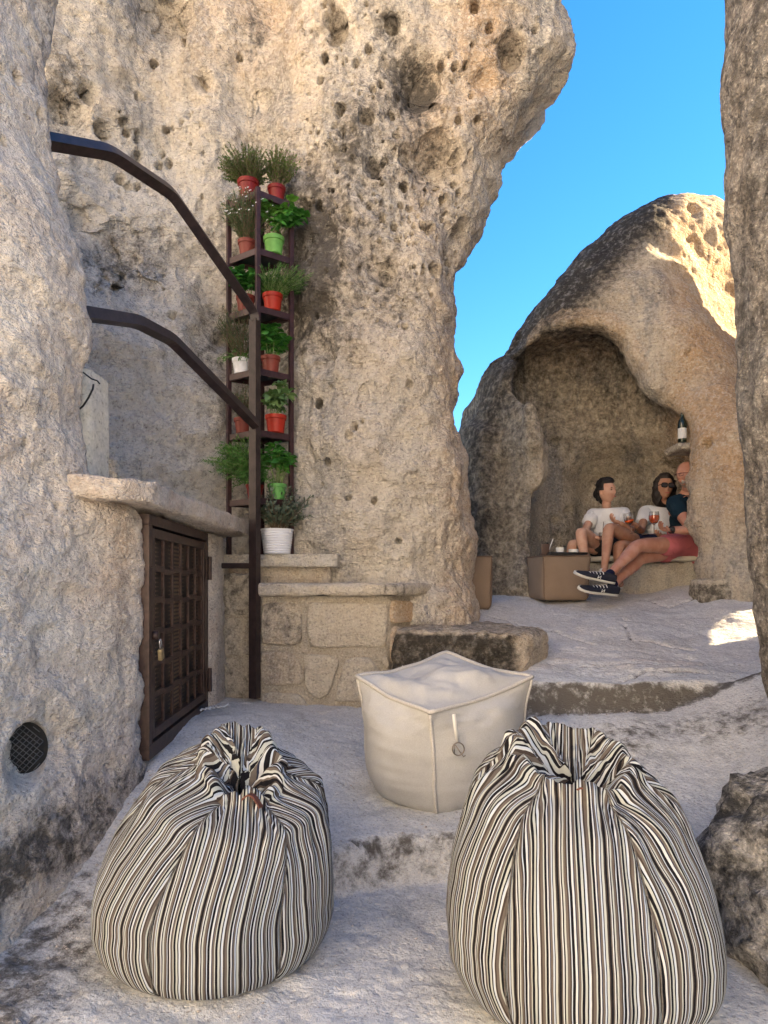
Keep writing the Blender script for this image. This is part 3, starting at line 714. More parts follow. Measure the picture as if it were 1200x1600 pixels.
# plaster pier above the slab
M_plaster = rock_mat('old_plaster', light=(.66,.62,.50), tan=(.56,.52,.42), grey=(.42,.42,.38), greyamt=.35, grain=.8, bumpd=.003)
tag(rprism('plaster_pier', [(-1.55, 3.16), (-1.385, 3.18), (-1.37, 3.22), (-1.37, 3.42), (-1.6, 3.45)], 1.64, 2.21, M_plaster, r=.012, step=.02, amp=.004, seed=45, pale=.4), 'narrow plastered pier standing on the slab behind the left rock', 'pier')
M_wire = plain('black_wire', (.015, .014, .014), .6)
bm = bmesh.new()
tube(bm, [at(121,578,3.1), at(130,582,3.12), at(143,592,3.13), at(152,595,3.13), at(156,600,3.13)], .0035)
tube(bm, [at(146,601,3.12), at(145,608,3.1), at(138,622,3.1), at(130,634,3.1), at(123,640,3.1)], .0045)
tube(bm, [at(118,590,3.1), at(118,605,3.1), at(119,630,3.1)], .004)
tube(bm, [at(120,584,3.11), at(124,590,3.1), at(121,596,3.1)], .005)
tag(bmobj('wire', bm, M_wire), 'bent black wires hanging loose in front of the plaster pier', 'wire')

# ------------------------------------------------------------------ iron door
M_iron = plain('brown_iron', (.050, .028, .023), .5, .35, 30, metal=.2, bd=.0006)
M_iron2 = plain('brown_iron_grille', (.060, .032, .026), .5, .4, 40, metal=.3, bd=.0006)
def perf():
    n = NT('perforated_sheet'); v = n.scalevec((1, 1, 1))
    d = n.vor(46, vec=v, rnd=.0); k = n.map(d, .30, .38)
    n.col(n.mix(k, (.26, .17, .11), (.020, .012, .010))); n.p(Roughness=.6); n.bump(k, .002, .6); return n.m
M_perf = perf()
D0 = Vector((-1.115, 3.155, .38)); D1 = Vector((-1.168, 4.42, .38)); DU = (D1-D0).normalized(); DN = Vector((-DU.y, DU.x, 0)); DN = DN if DN.x > 0 else -DN
DL = (D1-D0).length; DH = 1.145
door = empty('iron_door', D0, 'brown iron grille door under the stone slab, closed with a padlock', 'door')
def dp(u, z, o=0): return DU*u+DN*o+Vector((0, 0, z))
rotD = Matrix((DU, DN, Vector((0, 0, 1)))).transposed()
def dbar(name, u0, u1, z0, z1, o, th, m, bev=.003):
    bm = bmesh.new(); box(bm, dp((u0+u1)/2, (z0+z1)/2, o), (u1-u0, th, z1-z0), rotD, bev); return bmobj(name, bm, m, door, smooth=False)
# fixed frame
bm = bmesh.new()
for u0, u1, z0, z1 in ((0, .05, .07, DH-.05), (DL-.05, DL, .07, DH-.05), (0, DL, DH-.05, DH), (0, DL, 0, .07)): box(bm, dp((u0+u1)/2, (z0+z1)/2, 0), (u1-u0, .06, z1-z0), rotD, .003)
bmobj('door_frame', bm, M_iron, door, smooth=False)
bm = bmesh.new(); lf = (.062, DL-.062, .085, DH-.062)
for u0, u1, z0, z1 in ((lf[0], lf[0]+.045, lf[2], lf[3]), (lf[1]-.045, lf[1], lf[2], lf[3]), (lf[0]+.046, lf[1]-.046, lf[3]-.045, lf[3]), (lf[0]+.046, lf[1]-.046, lf[2], lf[2]+.045)):
    box(bm, dp((u0+u1)/2, (z0+z1)/2, .004), (u1-u0, .045, z1-z0), rotD, .003)
leaf = bmobj('door_leaf', bm, M_iron, door, smooth=False)
gu0, gu1, gz0, gz1 = lf[0]+.045, lf[1]-.045, lf[2]+.045, lf[3]-.045
dbar('perforated_sheet', gu0, gu1, gz0, gz1, -.018, .004, M_perf, 0)
me = None
for i in range(7):
    u = gu0+.012+(gu1-gu0-.024)*i/6
    o = dbar('upright_bar', u-.011, u+.011, gz0-.004, gz1+.004, .012, .014, M_iron2)
for j in range(1, 6):
    z = gz0+(gz1-gz0)*j/6
    for i in range(6):
        ua = gu0+.012+(gu1-gu0-.024)*i/6+.0112; ub = gu0+.012+(gu1-gu0-.024)*(i+1)/6-.0112; off = (-.006 if i % 2 else .006)
        dbar('cross_bar', ua, ub, z-.015+off, z+.015+off, .013, .013, M_iron2, .002)
for z in (.92, .20):
    bm = bmesh.new(); p = dp(DL-.012, z, .042); tube(bm, [p-Vector((0, 0, .075)), p+Vector((0, 0, .075))], .014, 12); box(bm, dp(DL-.04, z, .034), (.05, .006, .12), rotD, .002)
    bmobj('hinge', bm, M_iron, door)
for (u, z) in [(.03, .9), (.03, .5), (.28, .62), (.7, 1.0), (.95, .3)]:
    bm = bmesh.new(); bmesh.ops.create_icosphere(bm, subdivisions=1, radius=.006, matrix=Matrix.Translation(dp(u, z, .032))); bmobj('rivet', bm, M_iron, door)
bm = bmesh.new(); tube(bm, [dp(.075, .575, .02), dp(.075, .575, .05)], .022, 14); bmobj('lock_ring', bm, M_iron, door)
dbar('shade_backing', .0, DL, .0, DH, -.05, .02, M_black, 0)  # black sheet painted for the unlit space behind the grille
# padlock hangs from the ring
M_brass = plain('brass', (.36, .29, .17), .38, .25, 60, metal=.7); M_steel = plain('steel', (.55, .55, .56), .25, metal=.9)
pl = D0+dp(.062, .50, .066)
lock = empty('padlock', pl, 'tarnished brass padlock hanging on the iron door', 'padlock')
bm = bmesh.new(); rt = Matrix.Rotation(R(14), 3, DN) @ rotD
box(bm, (0, 0, -.012), (.042, .020, .052), rt, .004); bmobj('lock_body', bm, M_brass, lock)
bm = bmesh.new(); tube(bm, [rt @ Vector((.013*math.cos(a), 0, .012+(.034 if 0.01 < a < 3.13 else 0)+.014*math.sin(a))) for a in np.linspace(0, math.pi, 9)], .0038, 8); bmobj('shackle', bm, M_steel, lock)
# crumpled white string by the door foot
M_white = plain('white_thread', (.75, .76, .78), .8)
bm = bmesh.new(); pts = []
for i in range(26):
    t = i/25; px = 312+46*t+random.uniform(-3, 3); py = 1117-9*t+random.uniform(-2, 2); x, y = ray_floor(px, py); pts.append(Vector((x, y, float(floor_z(x, y))+.02+random.uniform(0, .012))))
tube(bm, pts, .005, 6); tag(bmobj('string', bm, M_white), 'scrap of white string lying on the floor at the foot of the door', 'string')

# ------------------------------------------------------------------ vent grille
vc = Vector(VENT)+Vector((ax[0], ax[1], 0))*.135
grl = empty('vent_grille', vc, 'round black wire mesh set in the hole low in the left rock', 'grille')
sv = Vector((-ax[1], ax[0], 0)).normalized(); axv = Vector(ax)
bm = bmesh.new(); vs = [bm.verts.new(axv*.005+sv*math.cos(t)*.088+Vector((0, 0, 1))*math.sin(t)*.104) for t in np.linspace(0, 2*math.pi, 40, endpoint=False)]
bm.faces.new(vs); bmobj('shade_disc', bm, M_black, grl)  # flat black disc painted as the unlit depth of the hole
bm = bmesh.new()
for sgn in (1, -1):
    for k in range(-9, 10):
        c0 = k*.0165; pts = []
        for t in np.linspace(-.13, .13, 9):
            a_ = (t*.707+c0*.707)*sgn; b_ = (t*.707-c0*.707)
            if (a_/.080)**2+(b_/.096)**2 < 1: pts.append(sv*a_+Vector((0, 0, b_))+axv*(.002*sgn))
        if len(pts) > 1: tube(bm, [pts[0], pts[-1]], .0015, 5)
bmobj('wire_mesh', bm, plain('grey_wire', (.16,.16,.165), .5, metal=.4), grl)

# ------------------------------------------------------------------ handrail
def smooth_path(pts, rad=.12, n=5):
    out = [pts[0]]
    for a, b, c in zip(pts[:-2], pts[1:-1], pts[2:]):
        r1 = min(rad, (b-a).length*.45); r2 = min(rad, (c-b).length*.45); p, q = b+(a-b).normalized()*r1, b+(c-b).normalized()*r2
        for t in np.linspace(0, 1, n): out.append(p*(1-t)**2+b*2*t*(1-t)+q*t*t)
    return out+[pts[-1]]
M_rail = plain('painted_steel_rail', (.024, .015, .016), .45, .4, 25, metal=.1, bd=.0004)
pb = at(398, 1091, 4.60); rail = empty('stair_handrail', pb, 'dark brown steel handrail with two bars running up to the left rock', 'handrail')
def rl(px, py, Y): return at(px, py, Y)-pb
def sqbar(bm, pts, w_, s0):
    n = len(pts); prev = Vector(s0).normalized(); rings = []
    for i, p in enumerate(pts):
        d = ((pts[min(i+1, n-1)]-p).normalized()+(p-pts[max(i-1, 0)]).normalized()).normalized()
        s = (prev-d*prev.dot(d)).normalized(); prev = s; t = s.cross(d).normalized()
        rings.append([bm.verts.new(p+s*a*w_/2+t*b*w_/2) for a, b in ((-1,-1),(1,-1),(1,1),(-1,1))])
    for a, b in zip(rings[:-1], rings[1:]):
        for k in range(4): bm.faces.new((a[k], a[(k+1) % 4], b[(k+1) % 4], b[k]))
    bm.faces.new(rings[0][::-1]); bm.faces.new(rings[-1])
    bmesh.ops.bevel(bm, geom=[e for e in bm.edges if len(e.link_faces) == 2 and e.calc_face_angle(0) > 1.2], offset=.004, segments=2, affect='EDGES')
bm = bmesh.new(); sqbar(bm, [Vector((0, 0, 0)), rl(398, 500, 4.6)], .056, (1, -.45, 0)); bmobj('post', bm, M_rail, rail, smooth=False)
bm = bmesh.new(); sqbar(bm, smooth_path([rl(398, 502, 4.6), rl(396, 486, 4.585), rl(268, 302, 3.85), rl(172, 238, 3.42), rl(40, 214, 3.0)], .055, 4), .056, (1, .25, 0)); bmobj('upper_rail', bm, M_rail, rail, smooth=False)
bm = bmesh.new(); sqbar(bm, smooth_path([rl(400, 664, 4.57), rl(268, 530, 3.80), rl(214, 502, 3.45), rl(105, 486, 2.95)], .05, 4), .053, (1, .25, 0)); bmobj('lower_rail', bm, M_rail, rail, smooth=False)
bm = bmesh.new(); sqbar(bm, [rl(396, 884, 4.60), rl(346, 884, 4.66)], .036, (0, 1, 0)); bmobj('wall_bracket', bm, M_rail, rail, smooth=False)

# ------------------------------------------------------------------ herb shelf
M_shelf = plain('shelf_steel', (.034, .013, .016), .5, .3, 30, metal=.1); M_board = plain('shelf_underside', (.030, .034, .040), .5)
Cn = [Vector((-.877, 4.745, 0)), Vector((-.667, 4.905, 0)), Vector((-.90, 5.03, 0)), Vector((-1.114, 4.905, 0))]
rc = Vector((-.89, 4.89, 1.407)); rack = empty('herb_shelf', rc, 'tall narrow six-tier dark metal corner shelf full of potted herbs', 'shelf')
LV = [zat(778, 4.75), zat(672, 4.75), zat(576, 4.75), zat(478, 4.75), zat(388, 4.75), zat(298, 4.75)]
for i, c in enumerate(Cn):
    bm = bmesh.new(); box(bm, Vector((c.x, c.y, (1.407+LV[5])/2+.01))-rc, (.030, .030, LV[5]-1.407+.02), Matrix.Rotation(R(38), 3, 'Z'), .002); bmobj('post', bm, M_shelf, rack, smooth=False)
for z in LV:
    bm = bmesh.new()
    for a, b in zip(Cn, Cn[1:]+Cn[:1]):
        d = (b-a); ln = d.length-.034; mid = (a+b)/2; ang = math.atan2(d.y, d.x)
        box(bm, Vector((mid.x, mid.y, z-.022))-rc, (ln, .020, .044), Matrix.Rotation(ang, 3, 'Z'), .0015)
    fr_ = bmobj('shelf_frame', bm, M_shelf, rack, smooth=False)
    bm = bmesh.new(); v = [bm.verts.new(Vector((c.x, c.y, z-.012+dz))+( (Vector((-.89, 4.89, 0))-c)*.06)-rc) for dz in (0, .008) for c in Cn]
    bm.faces.new(v[:4][::-1]); bm.faces.new(v[4:])
    for k in range(4): bm.faces.new((v[k], v[(k+1) % 4], v[4+(k+1) % 4], v[4+k]))
    bmobj('shelf_board', bm, M_board, rack, smooth=False)

# ------------------------------------------------------------------ potted herbs
def leafmat(name, a, b, rough=.45):
    n = NT(name); oi = n.n('ShaderNodeObjectInfo')
    k = n.math('ADD', n.math('MULTIPLY', n.noise(9, 2), .6), n.math('MULTIPLY', oi.outputs['Random'], .5))
    n.col(n.mix(n.map(k, .2, .8), a, b)); n.p(Roughness=rough); n.b.inputs['Specular IOR Level'].default_value = .35
    tr = n.n('ShaderNodeBsdfTranslucent'); n.put(tr.inputs[0], (b[0]*1.5, b[1]*1.6, b[2])); mx = n.n('ShaderNodeMixShader'); mx.inputs[0].default_value = .22
    n.l(n.b.outputs[0], mx.inputs[1]); n.l(tr.outputs[0], mx.inputs[2]); n.l(mx.outputs[0], n.out.inputs[0]); return n.m
ML = dict(basil=leafmat('basil_leaf', (.022,.10,.020), (.075,.25,.04)), pale=leafmat('pale_basil_leaf', (.05,.15,.025), (.13,.30,.05)), sage=leafmat('sage_leaf', (.07,.15,.055), (.17,.28,.11), .7),
          rosemary=leafmat('rosemary_needles', (.03,.075,.03), (.085,.16,.07), .6), thyme=leafmat('thyme_leaf', (.05,.10,.03), (.14,.20,.07), .6), olive=leafmat('olive_leaf', (.03,.055,.035), (.11,.15,.11), .5),
          grass=leafmat('trailing_leaf', (.03,.11,.022), (.07,.20,.035), .5))
M_stem = plain('green_stem', (.16, .24, .08), .6); M_wood = plain('woody_stem', (.15, .11, .07), .8); M_soil = plain('soil', (.03, .022, .016), .95)
def potmat(n_, c): return plain(n_, c, .5, .18, 14, spec=.3)
MP = dict(red=potmat('red_plastic', (.15,.008,.008)), terra=potmat('terracotta_plastic', (.165,.034,.024)), green=potmat('green_plastic', (.12,.31,.07)), midgreen=potmat('mid_green_plastic', (.10,.30,.075)),
          white=potmat('white_plastic', (.72,.74,.78)), orange=potmat('orange_red_plastic', (.30,.020,.009)))
def leafmesh(L, W, cup, m):
    bm = bmesh.new(); rows = []
    for i in range(6):
        t = i/5; wd = W*math.sin(math.pi*(t**.75))**.8 if 0 < t < 1 else .0005
        row = []
        for j in (-1, -.5, 0, .5, 1):
            row.append(bm.verts.new((L*t, wd*j/2, cup*(abs(j)**1.5)*W*.5*math.sin(math.pi*t)-.25*L*t*t+.10*L*math.sin(math.pi*t))))
        rows.append(row)
    for a, b in zip(rows[:-1], rows[1:]):
        for k in range(4): bm.faces.new((a[k], a[k+1], b[k+1], b[k]))
    me = bpy.data.meshes.new('leaf'); bm.to_mesh(me); bm.free()
    for p in me.polygons: p.use_smooth = True
    me.materials.append(m); return me
LM = dict(basil=leafmesh(.074, .056, -.55, ML['basil']), pale=leafmesh(.092, .052, -.35, ML['pale']), sage=leafmesh(.080, .048, .25, ML['sage']))
def put_leaf(me, parent, p, yaw, pitch, s):
    o = bpy.data.objects.new('leaf', me); COL.objects.link(o); o.parent = parent; o.location = p; o.rotation_euler = (random.uniform(-.5, .5), pitch, yaw); o.scale = (s, s, s); return o
POTPROF = [(.0, 0), (.048, 0), (.052, .002), (.062, .085), (.068, .087), (.070, .112), (.066, .112), (.064, .098), (.0, .098)]
def herb(name, pos, potm, label, scale=1, prof=None, cat='potted plant', group='potted herbs on the metal shelf'):
    t = empty(name, pos, label, cat, group)
    p_ = [(r*scale, z*scale) for r, z in (prof or POTPROF)]
    bmobj('pot', lathe(p_, 28), potm, t)
    bm = bmesh.new(); bmesh.ops.create_circle(bm, cap_ends=True, radius=.063*scale, segments=16, matrix=Matrix.Translation((0, 0, .1005*scale))); bmobj('soil', bm, M_soil, t)
    return t
def leafy(t, kind, n, h, sp, z0=.1, lean=(0, 0), s=1., stems=9, low=.35, wood=None):
    bm = bmesh.new(); tips = []; h *= 1.22; sp *= 1.1
    for i in range(stems):
        a = random.uniform(0, 6.28); r0 = random.uniform(0, .04); r1 = sp*math.sqrt(random.random())
        hh = h*random.uniform(.6, 1)*(1-.3*r1/sp); p0 = Vector((r0*math.cos(a), r0*math.sin(a), z0)); p2 = Vector((r1*math.cos(a)+lean[0], r1*math.sin(a)+lean[1], z0+hh)); p1 = (p0+p2)/2+Vector((-lean[0]*.3, -lean[1]*.3, .12*hh))
        path = [p0*(1-u)**2+p1*2*u*(1-u)+p2*u*u for u in np.linspace(0, 1, 6)]
        tube(bm, path, [.0028, .0026, .0024, .002, .0016, .001], 5); tips.append(path)
    bmobj('stems', bm, wood or M_stem, t)
    n = min(290, int(n*2.8)); h_ = h
    for i in range(n):
        pth = tips[i % stems]; u = low+(1-low)*random.random()**.7; k = min(4, int(u*5)); q = pth[k].lerp(pth[k+1], u*5-k)
        yaw = random.uniform(0, 6.28)
        if random.random() < .45: yaw = random.uniform(-2.6, -.5)
        put_leaf(LM[kind], t, q, yaw, random.uniform(-.5, .55), s*random.uniform(.6, 1.1)*(1.05-.35*u*(random.random())))
def needles(t, mat, h, sp, stems, per, L, W, z0=.1, lean=(0, 0), droop=0, lo=.1, spread_pow=.5, sw=.0016, name='foliage', blossoms=0):
    V, Q = [], []; bm = bmesh.new(); Fw = []; stems = int(stems*2.5); L *= 1.25; W *= 1.6; h *= 1.28; sp *= 1.15
    for i in range(stems):
        a = random.uniform(0, 6.28); r0 = random.uniform(0, .045); r1 = sp*random.random()**spread_pow; hh = h*random.uniform(.45, 1)*(1-.35*r1/sp)
        p0 = Vector((r0*math.cos(a), r0*math.sin(a), z0)); p2 = Vector((r1*math.cos(a)+lean[0]*random.random(), r1*math.sin(a)+lean[1]*random.random(), z0+hh-droop*random.random()*r1/sp)); p1 = p0.lerp(p2, .5)+Vector((0, 0, .2*hh+.3*droop))+Vector((random.uniform(-1, 1), random.uniform(-1, 1), 0))*.02
        path = [p0*(1-u)**2+p1*2*u*(1-u)+p2*u*u for u in np.linspace(0, 1, 7)]
        tube(bm, path, sw, 4, cap=False)
        if random.random() < blossoms: Fw.append(path[-1])
        for k in range(per):
            u = lo+(1-lo)*(k+random.random())/per; q0 = min(5, int(u*6)); q = path[q0].lerp(path[q0+1], u*6-q0); d = (path[q0+1]-path[q0]).normalized()
            s = Vector((random.gauss(0, 1), random.gauss(0, 1), random.gauss(0, 1))); s = (s-d*s.dot(d)).normalized(); dr = (s*.85+d*random.uniform(.3, .9)).normalized(); sd = dr.cross(d).normalized()*W/2; l = L*random.uniform(.6, 1.15)
            b = len(V); V += [q-sd*.4, q+dr*l*.5-sd, q+dr*l, q+dr*l*.5+sd]; Q.append((b, b+1, b+2, b+3))
    bmobj('stems', bm, M_wood if mat in (ML['thyme'], ML['olive'], ML['rosemary']) else M_stem, t)
    o = npmesh(name, np.array([tuple(v) for v in V]), Q, mat, t, smooth=False); o['kind'] = 'stuff'
    if Fw:
        bm = bmesh.new()
        for p in Fw:
            for _ in range(3): bmesh.ops.create_icosphere(bm, subdivisions=1, radius=.004, matrix=Matrix.Translation(p+Vector((random.uniform(-.008, .008),)*3)))
        bmobj('blossoms', bm, MP['white'], t)
def hp(px, lv, Y=4.87): return Vector((xat(px, Y), Y, LV[lv]))
random.seed(31)
t = herb('thyme_plant', hp(388, 5, 4.86), MP['red'], 'bushy grey-green thyme in a red pot on the very top of the shelf', 1.12); needles(t, ML['thyme'], .225, .18, 95, 26, .013, .007, lean=(-.02, -.02), lo=.15)
t = herb('thyme_plant', hp(432, 5, 4.90), MP['red'], 'straggly herb in a red pot at the right of the shelf top', .95); needles(t, ML['thyme'], .29, .10, 42, 26, .014, .007, lean=(.06, 0), lo=.2)
t = herb('rosemary_plant', hp(386, 4), MP['terra'], 'upright dark rosemary with white blossom on the second tier from the top', .95); needles(t, ML['rosemary'], .34, .17, 60, 34, .024, .003, lo=.08, blossoms=.5)
t = herb('basil_plant', hp(428, 4, 4.85), MP['green'], 'tall leggy basil climbing out of a light green pot', 1.08); leafy(t, 'pale', 34, .40, .10, lean=(.02, -.03), s=1.0, stems=6, low=.4, wood=M_wood); leafy(t, 'basil', 42, .26, .11, lean=(.20, 0), s=1.0, stems=6, low=.5)
t = herb('basil_plant', hp(384, 3), MP['terra'], 'round dark basil in a terracotta pot on the third tier', 1.0); leafy(t, 'basil', 85, .23, .11, s=1.05, stems=12)
t = herb('thyme_plant', hp(426, 3, 4.85), MP['orange'], 'feathery yellow-green herb leaning right from a bright red pot', 1.05); needles(t, ML['grass'], .20, .17, 70, 26, .020, .004, lean=(.13, 0), lo=.1)
t = herb('trailing_plant', hp(377, 2, 4.88), MP['white'], 'wispy plant in a white pot behind the steel post', .95); needles(t, ML['rosemary'], .40, .13, 34, 24, .024, .003, lean=(-.06, 0), lo=.1); needles(t, ML['grass'], .05, .15, 12, 10, .022, .004, droop=.12, lean=(-.05, 0), name='trailing_foliage')
t = herb('basil_plant', hp(423, 2, 4.85), MP['terra'], 'dense bright basil in a terracotta pot on the fourth tier', 1.0); leafy(t, 'basil', 110, .25, .125, s=1.1, stems=14, lean=(.02, 0))
t = herb('chive_plant', hp(380, 1), MP['terra'], 'thin grassy herb in a terracotta pot half hidden behind the steel post', .95); needles(t, ML['rosemary'], .22, .08, 40, 8, .03, .003)
t = herb('sage_plant', hp(431, 1, 4.85), MP['orange'], 'pale round-leaved sage in an orange-red pot on the fifth tier', 1.1); leafy(t, 'sage', 62, .25, .12, s=1.1, stems=10, lean=(.05, 0))
t = herb('rosemary_plant', hp(398, 0, 4.83), MP['red'], 'rosemary spilling left out of a red pot on the lowest tier', .9); needles(t, ML['grass'], .30, .17, 110, 30, .026, .0042, lean=(-.20, 0), droop=.16, lo=.1)
t = herb('basil_plant', hp(433, 0, 4.87), MP['midgreen'], 'leafy basil on long bare stems in a green pot on the lowest tier', 1.0); leafy(t, 'basil', 95, .30, .11, s=.9, stems=16, low=.45)
rib = [(0, 0), (.082, 0), (.088, .004)]
for k in range(9): rib += [(.092+.020*k/9+.0035, .010+k*.0175), (.092+.020*k/9, .019+k*.0175)]
rib += [(.117, .170), (.117, .178), (.110, .178), (.105, .155), (0, .155)]
t = empty('olive_plant', (xat(433, 4.84), 4.84, 1.407), 'small grey-leaved olive in a white ribbed pot beside the foot of the shelf', 'potted plant')
bmobj('pot', lathe(rib, 40), plain('glazed_white', (.70,.73,.80), .3), t)
needles(t, ML['olive'], .30, .19, 24, 22, .036, .009, z0=.15, lean=(.09, 0), lo=.25, sw=.002)
# ------------------------------------------------------------------ striped bean bags
def stripe_mat():
    n = NT('striped_canvas'); U = n.attr('U'); Vv = n.attr('V')
    wob = n.math('MULTIPLY', n.math('SUBTRACT', n.noise(5, 3), .5), .008)
    f = n.math('FRACT', n.math('DIVIDE', n.math('ADD', U, wob), .116))
    r = n.n('ShaderNodeValToRGB'); r.color_ramp.interpolation = 'CONSTANT'
    C = dict(c=(.43,.45,.42), k=(.006,.006,.009), t=(.125,.105,.09), b=(.46,.52,.60), d=(.055,.042,.036), n=(.020,.026,.055), w=(.55,.57,.58))
    seq = 'k8 c7 k4 b4 w3 d6 t8 c4 k8 w4 n3 t7 b4 n3 c7 d4 k7 t4 w4 k4 c5 t7 d5 b3 k8 w6 n3 t6 c4'.split()
    tot = sum(int(s[1:]) for s in seq); pos = 0; el = r.color_ramp.elements
    for i, s in enumerate(seq):
        e = el[i] if i < 2 and i < len(el) else el.new(pos/tot)
        e.position = pos/tot; e.color = (*C[s[0]], 1); pos += int(s[1:])
    n.l(f, r.inputs[0])
    tex = n.noise(600, 2, .6)
    c = n.mix(n.map(tex, .3, .7, 0, .04), r.outputs[0], (.30,.28,.26), 'MIX')
    n.col(c); n.p(Roughness=.9); n.b.inputs['Specular IOR Level'].default_value = .08
    n.bump(n.math('ADD', tex, n.math('MULTIPLY', n.noise(28, 4, .6), 1.6)), .0022, 1); return n.m
M_stripe = stripe_mat(); M_leather = plain('red_brown_leather', (.11, .032, .02), .5, .2)
M_zip = plain('black_piping', (.012, .012, .014), .7)
def beanbag(loc, Rr, hf, hb, side, rimc, label, seed, yaw0=0, rimr=.52, crater=.10, handle=None, lean=(0, 0)):
    t = empty('bean_bag', loc, label, 'bean bag', 'striped bean bags in the foreground')
    pr_ = [(.02, 0), (.35, 0), (.62, 0), (.78, .008), (.88, .045), (.955, .12), (.995, .22), (1.0, .32), (.99, .42), (.955, .53), (.89, .65), (.80, .76), (.705, .85), (rimr+.075, .925), (rimr+.03, .972), (rimr-.02, .998), (rimr-.075, .985), (rimr-.15, .945), (rimr-.24, .905), (.10, .87), (.012, .86)]
    cnt = [4, 8, 10, 10, 12, 14, 14, 14, 14, 16, 16, 14, 14, 14, 16, 14, 14, 12, 12, 12]
    prof = crom(np.array(pr_), cnt); nv = len(prof)
    dseg = np.r_[0, np.cumsum(np.hypot(*(np.diff(prof, axis=0).T)))]
    for g in range(6):
        th = yaw0+R(60)*g-R(90)+np.linspace(-R(30), R(30), 76); dth = np.linspace(-R(30), R(30), 76)
        r = prof[:, 0][:, None]; z = prof[:, 1][:, None]; T = th[None, :]+0*r; s = z
        # how high the rim stands round the bag
        hh = (hf+hb)/2+(hb-hf)/2*np.sin(T)+side*np.cos(T)
        P = np.stack([np.cos(T)*2.0+seed, np.sin(T)*2.0, z*2+0*T], -1)
        puff = 1+.030*np.cos(6*(T-yaw0+R(90)))*np.sin(np.pi*np.clip(z, 0, 1))**.7
        low = fbm(P, .8, 3, seed)*.045
        up = np.clip((z-.45)/.5, 0, 1)**1.3
        inside = np.clip(np.arange(nv)/nv*1.0, 0, 1)[:, None]; inner = (np.arange(nv)[:, None] > nv*.78)
        fold = (fbm(np.stack([np.cos(T)*5+seed, np.sin(T)*5, z*.9+0*T], -1), 1.6, 3, seed+5)*.095+.007*np.sin(T*17+fbm(P, 1.2, 2, seed+8)*6))*up
        vert = (vnoise(np.stack([np.cos(T)*9, np.sin(T)*9, z*.7+0*T], -1), 1.7, seed+3)*.012+vnoise(np.stack([np.cos(T)*22, np.sin(T)*22, z*1.6+0*T], -1), 1.5, seed+4)*.0055)*np.clip(z*3, 0, 1)
        horiz = vnoise(np.stack([T*1.2, 0*T, z*9+0*T], -1), 1.7, seed+31)*.006
        rr = r*(puff+low)+fold*np.clip(r/.5, 0, 1)+vert+horiz
        zz_ = z*hh/1.0
        cr = np.clip((rimr-.02-r)/rimr, 0, 1)*(np.arange(nv)[:, None] > nv*.72)
        zz_ = zz_-crater/Rr*Rr*cr**.8+cr*.022*np.sin(T*7+seed)+cr*fbm(np.stack([np.cos(T)*r*9, np.sin(T)*r*9, 0*T+seed], -1), 1.3, 3, seed+20)*.05
        bulge = np.exp(-((z-.97)/.05)**2)*fbm(np.stack([np.cos(T)*3+9, np.sin(T)*3, 0*T], -1), 1.1, 3, seed+40)*.05
        zz_ = zz_+bulge
        cx = rimc[0]*sstep(.35, 1, z)+lean[0]*z; cy = rimc[1]*sstep(.35, 1, z)+lean[1]*z
        G = np.stack([Rr*rr*np.cos(T)+cx, Rr*rr*np.sin(T)+cy, np.maximum(zz_, 0)], -1)
        # seam groove
        gr = (.010*np.exp(-((R(30)-np.abs(dth))/R(1.3))**2))[None, :]*np.clip(r*2, 0, 1)
        G[..., 0] -= gr*np.cos(T); G[..., 1] -= gr*np.sin(T)
        U = dth[None, :]*r*Rr+g*.061+.006*fbm(P, 1.5, 2, seed+60)*up
        
        npmesh('panel', G.reshape(-1, 3), gridquads(nv, 76), M_stripe, t, attrs={'U': U, 'V': np.broadcast_to(dseg[:, None], U.shape)})
        # twisted piping along the seam
        if g in (0, 1, 5, 2, 4, 3):
            bm = bmesh.new(); E = G[::4, -1]; lo_ = int(len(E)*.10); hi_ = int(len(E)*.80)
            tube(bm, [Vector(p)+Vector((math.cos(th[-1]), math.sin(th[-1]), 0))*.0055 for p in E[lo_:hi_]], .0022, 6); bmobj('seam', bm, M_zip if g == 1 else M_seam, t)
    if handle:
        p0, p1, up_ = handle; bm = bmesh.new(); p0, p1 = Vector(p0), Vector(p1); pts = [p0.lerp(p1, u)+Vector((0, 0, up_*math.sin(math.pi*u))) for u in np.linspace(0, 1, 10)]
        tube(bm, pts, .01, flat=(.022, .005)); bmesh.ops.recalc_face_normals(bm, faces=bm.faces); bmobj('carry_handle', bm, M_leather, t)
    return t
M_seam = plain('seam_cord', (.10, .09, .08), .8, .3, 200)
LB = Vector((-.555, 2.27, .0)); RB = Vector((.562, 1.99, .03))
beanbag(LB, .385, .53, .705, -.045, (.075, .045), 'smaller striped bean bag on the left, its top slumped to the right', 3, yaw0=R(13), rimr=.34, crater=.02, handle=((.10, -.085, .505), (.165, -.105, .49), .03))
beanbag(RB, .385, .615, .735, -.01, (.0, .05), 'larger striped bean bag on the right with a sunken crumpled top', 12, yaw0=R(-14), rimr=.45, crater=.05, handle=((-.06, -.125, .585), (.01, -.13, .585), .03))

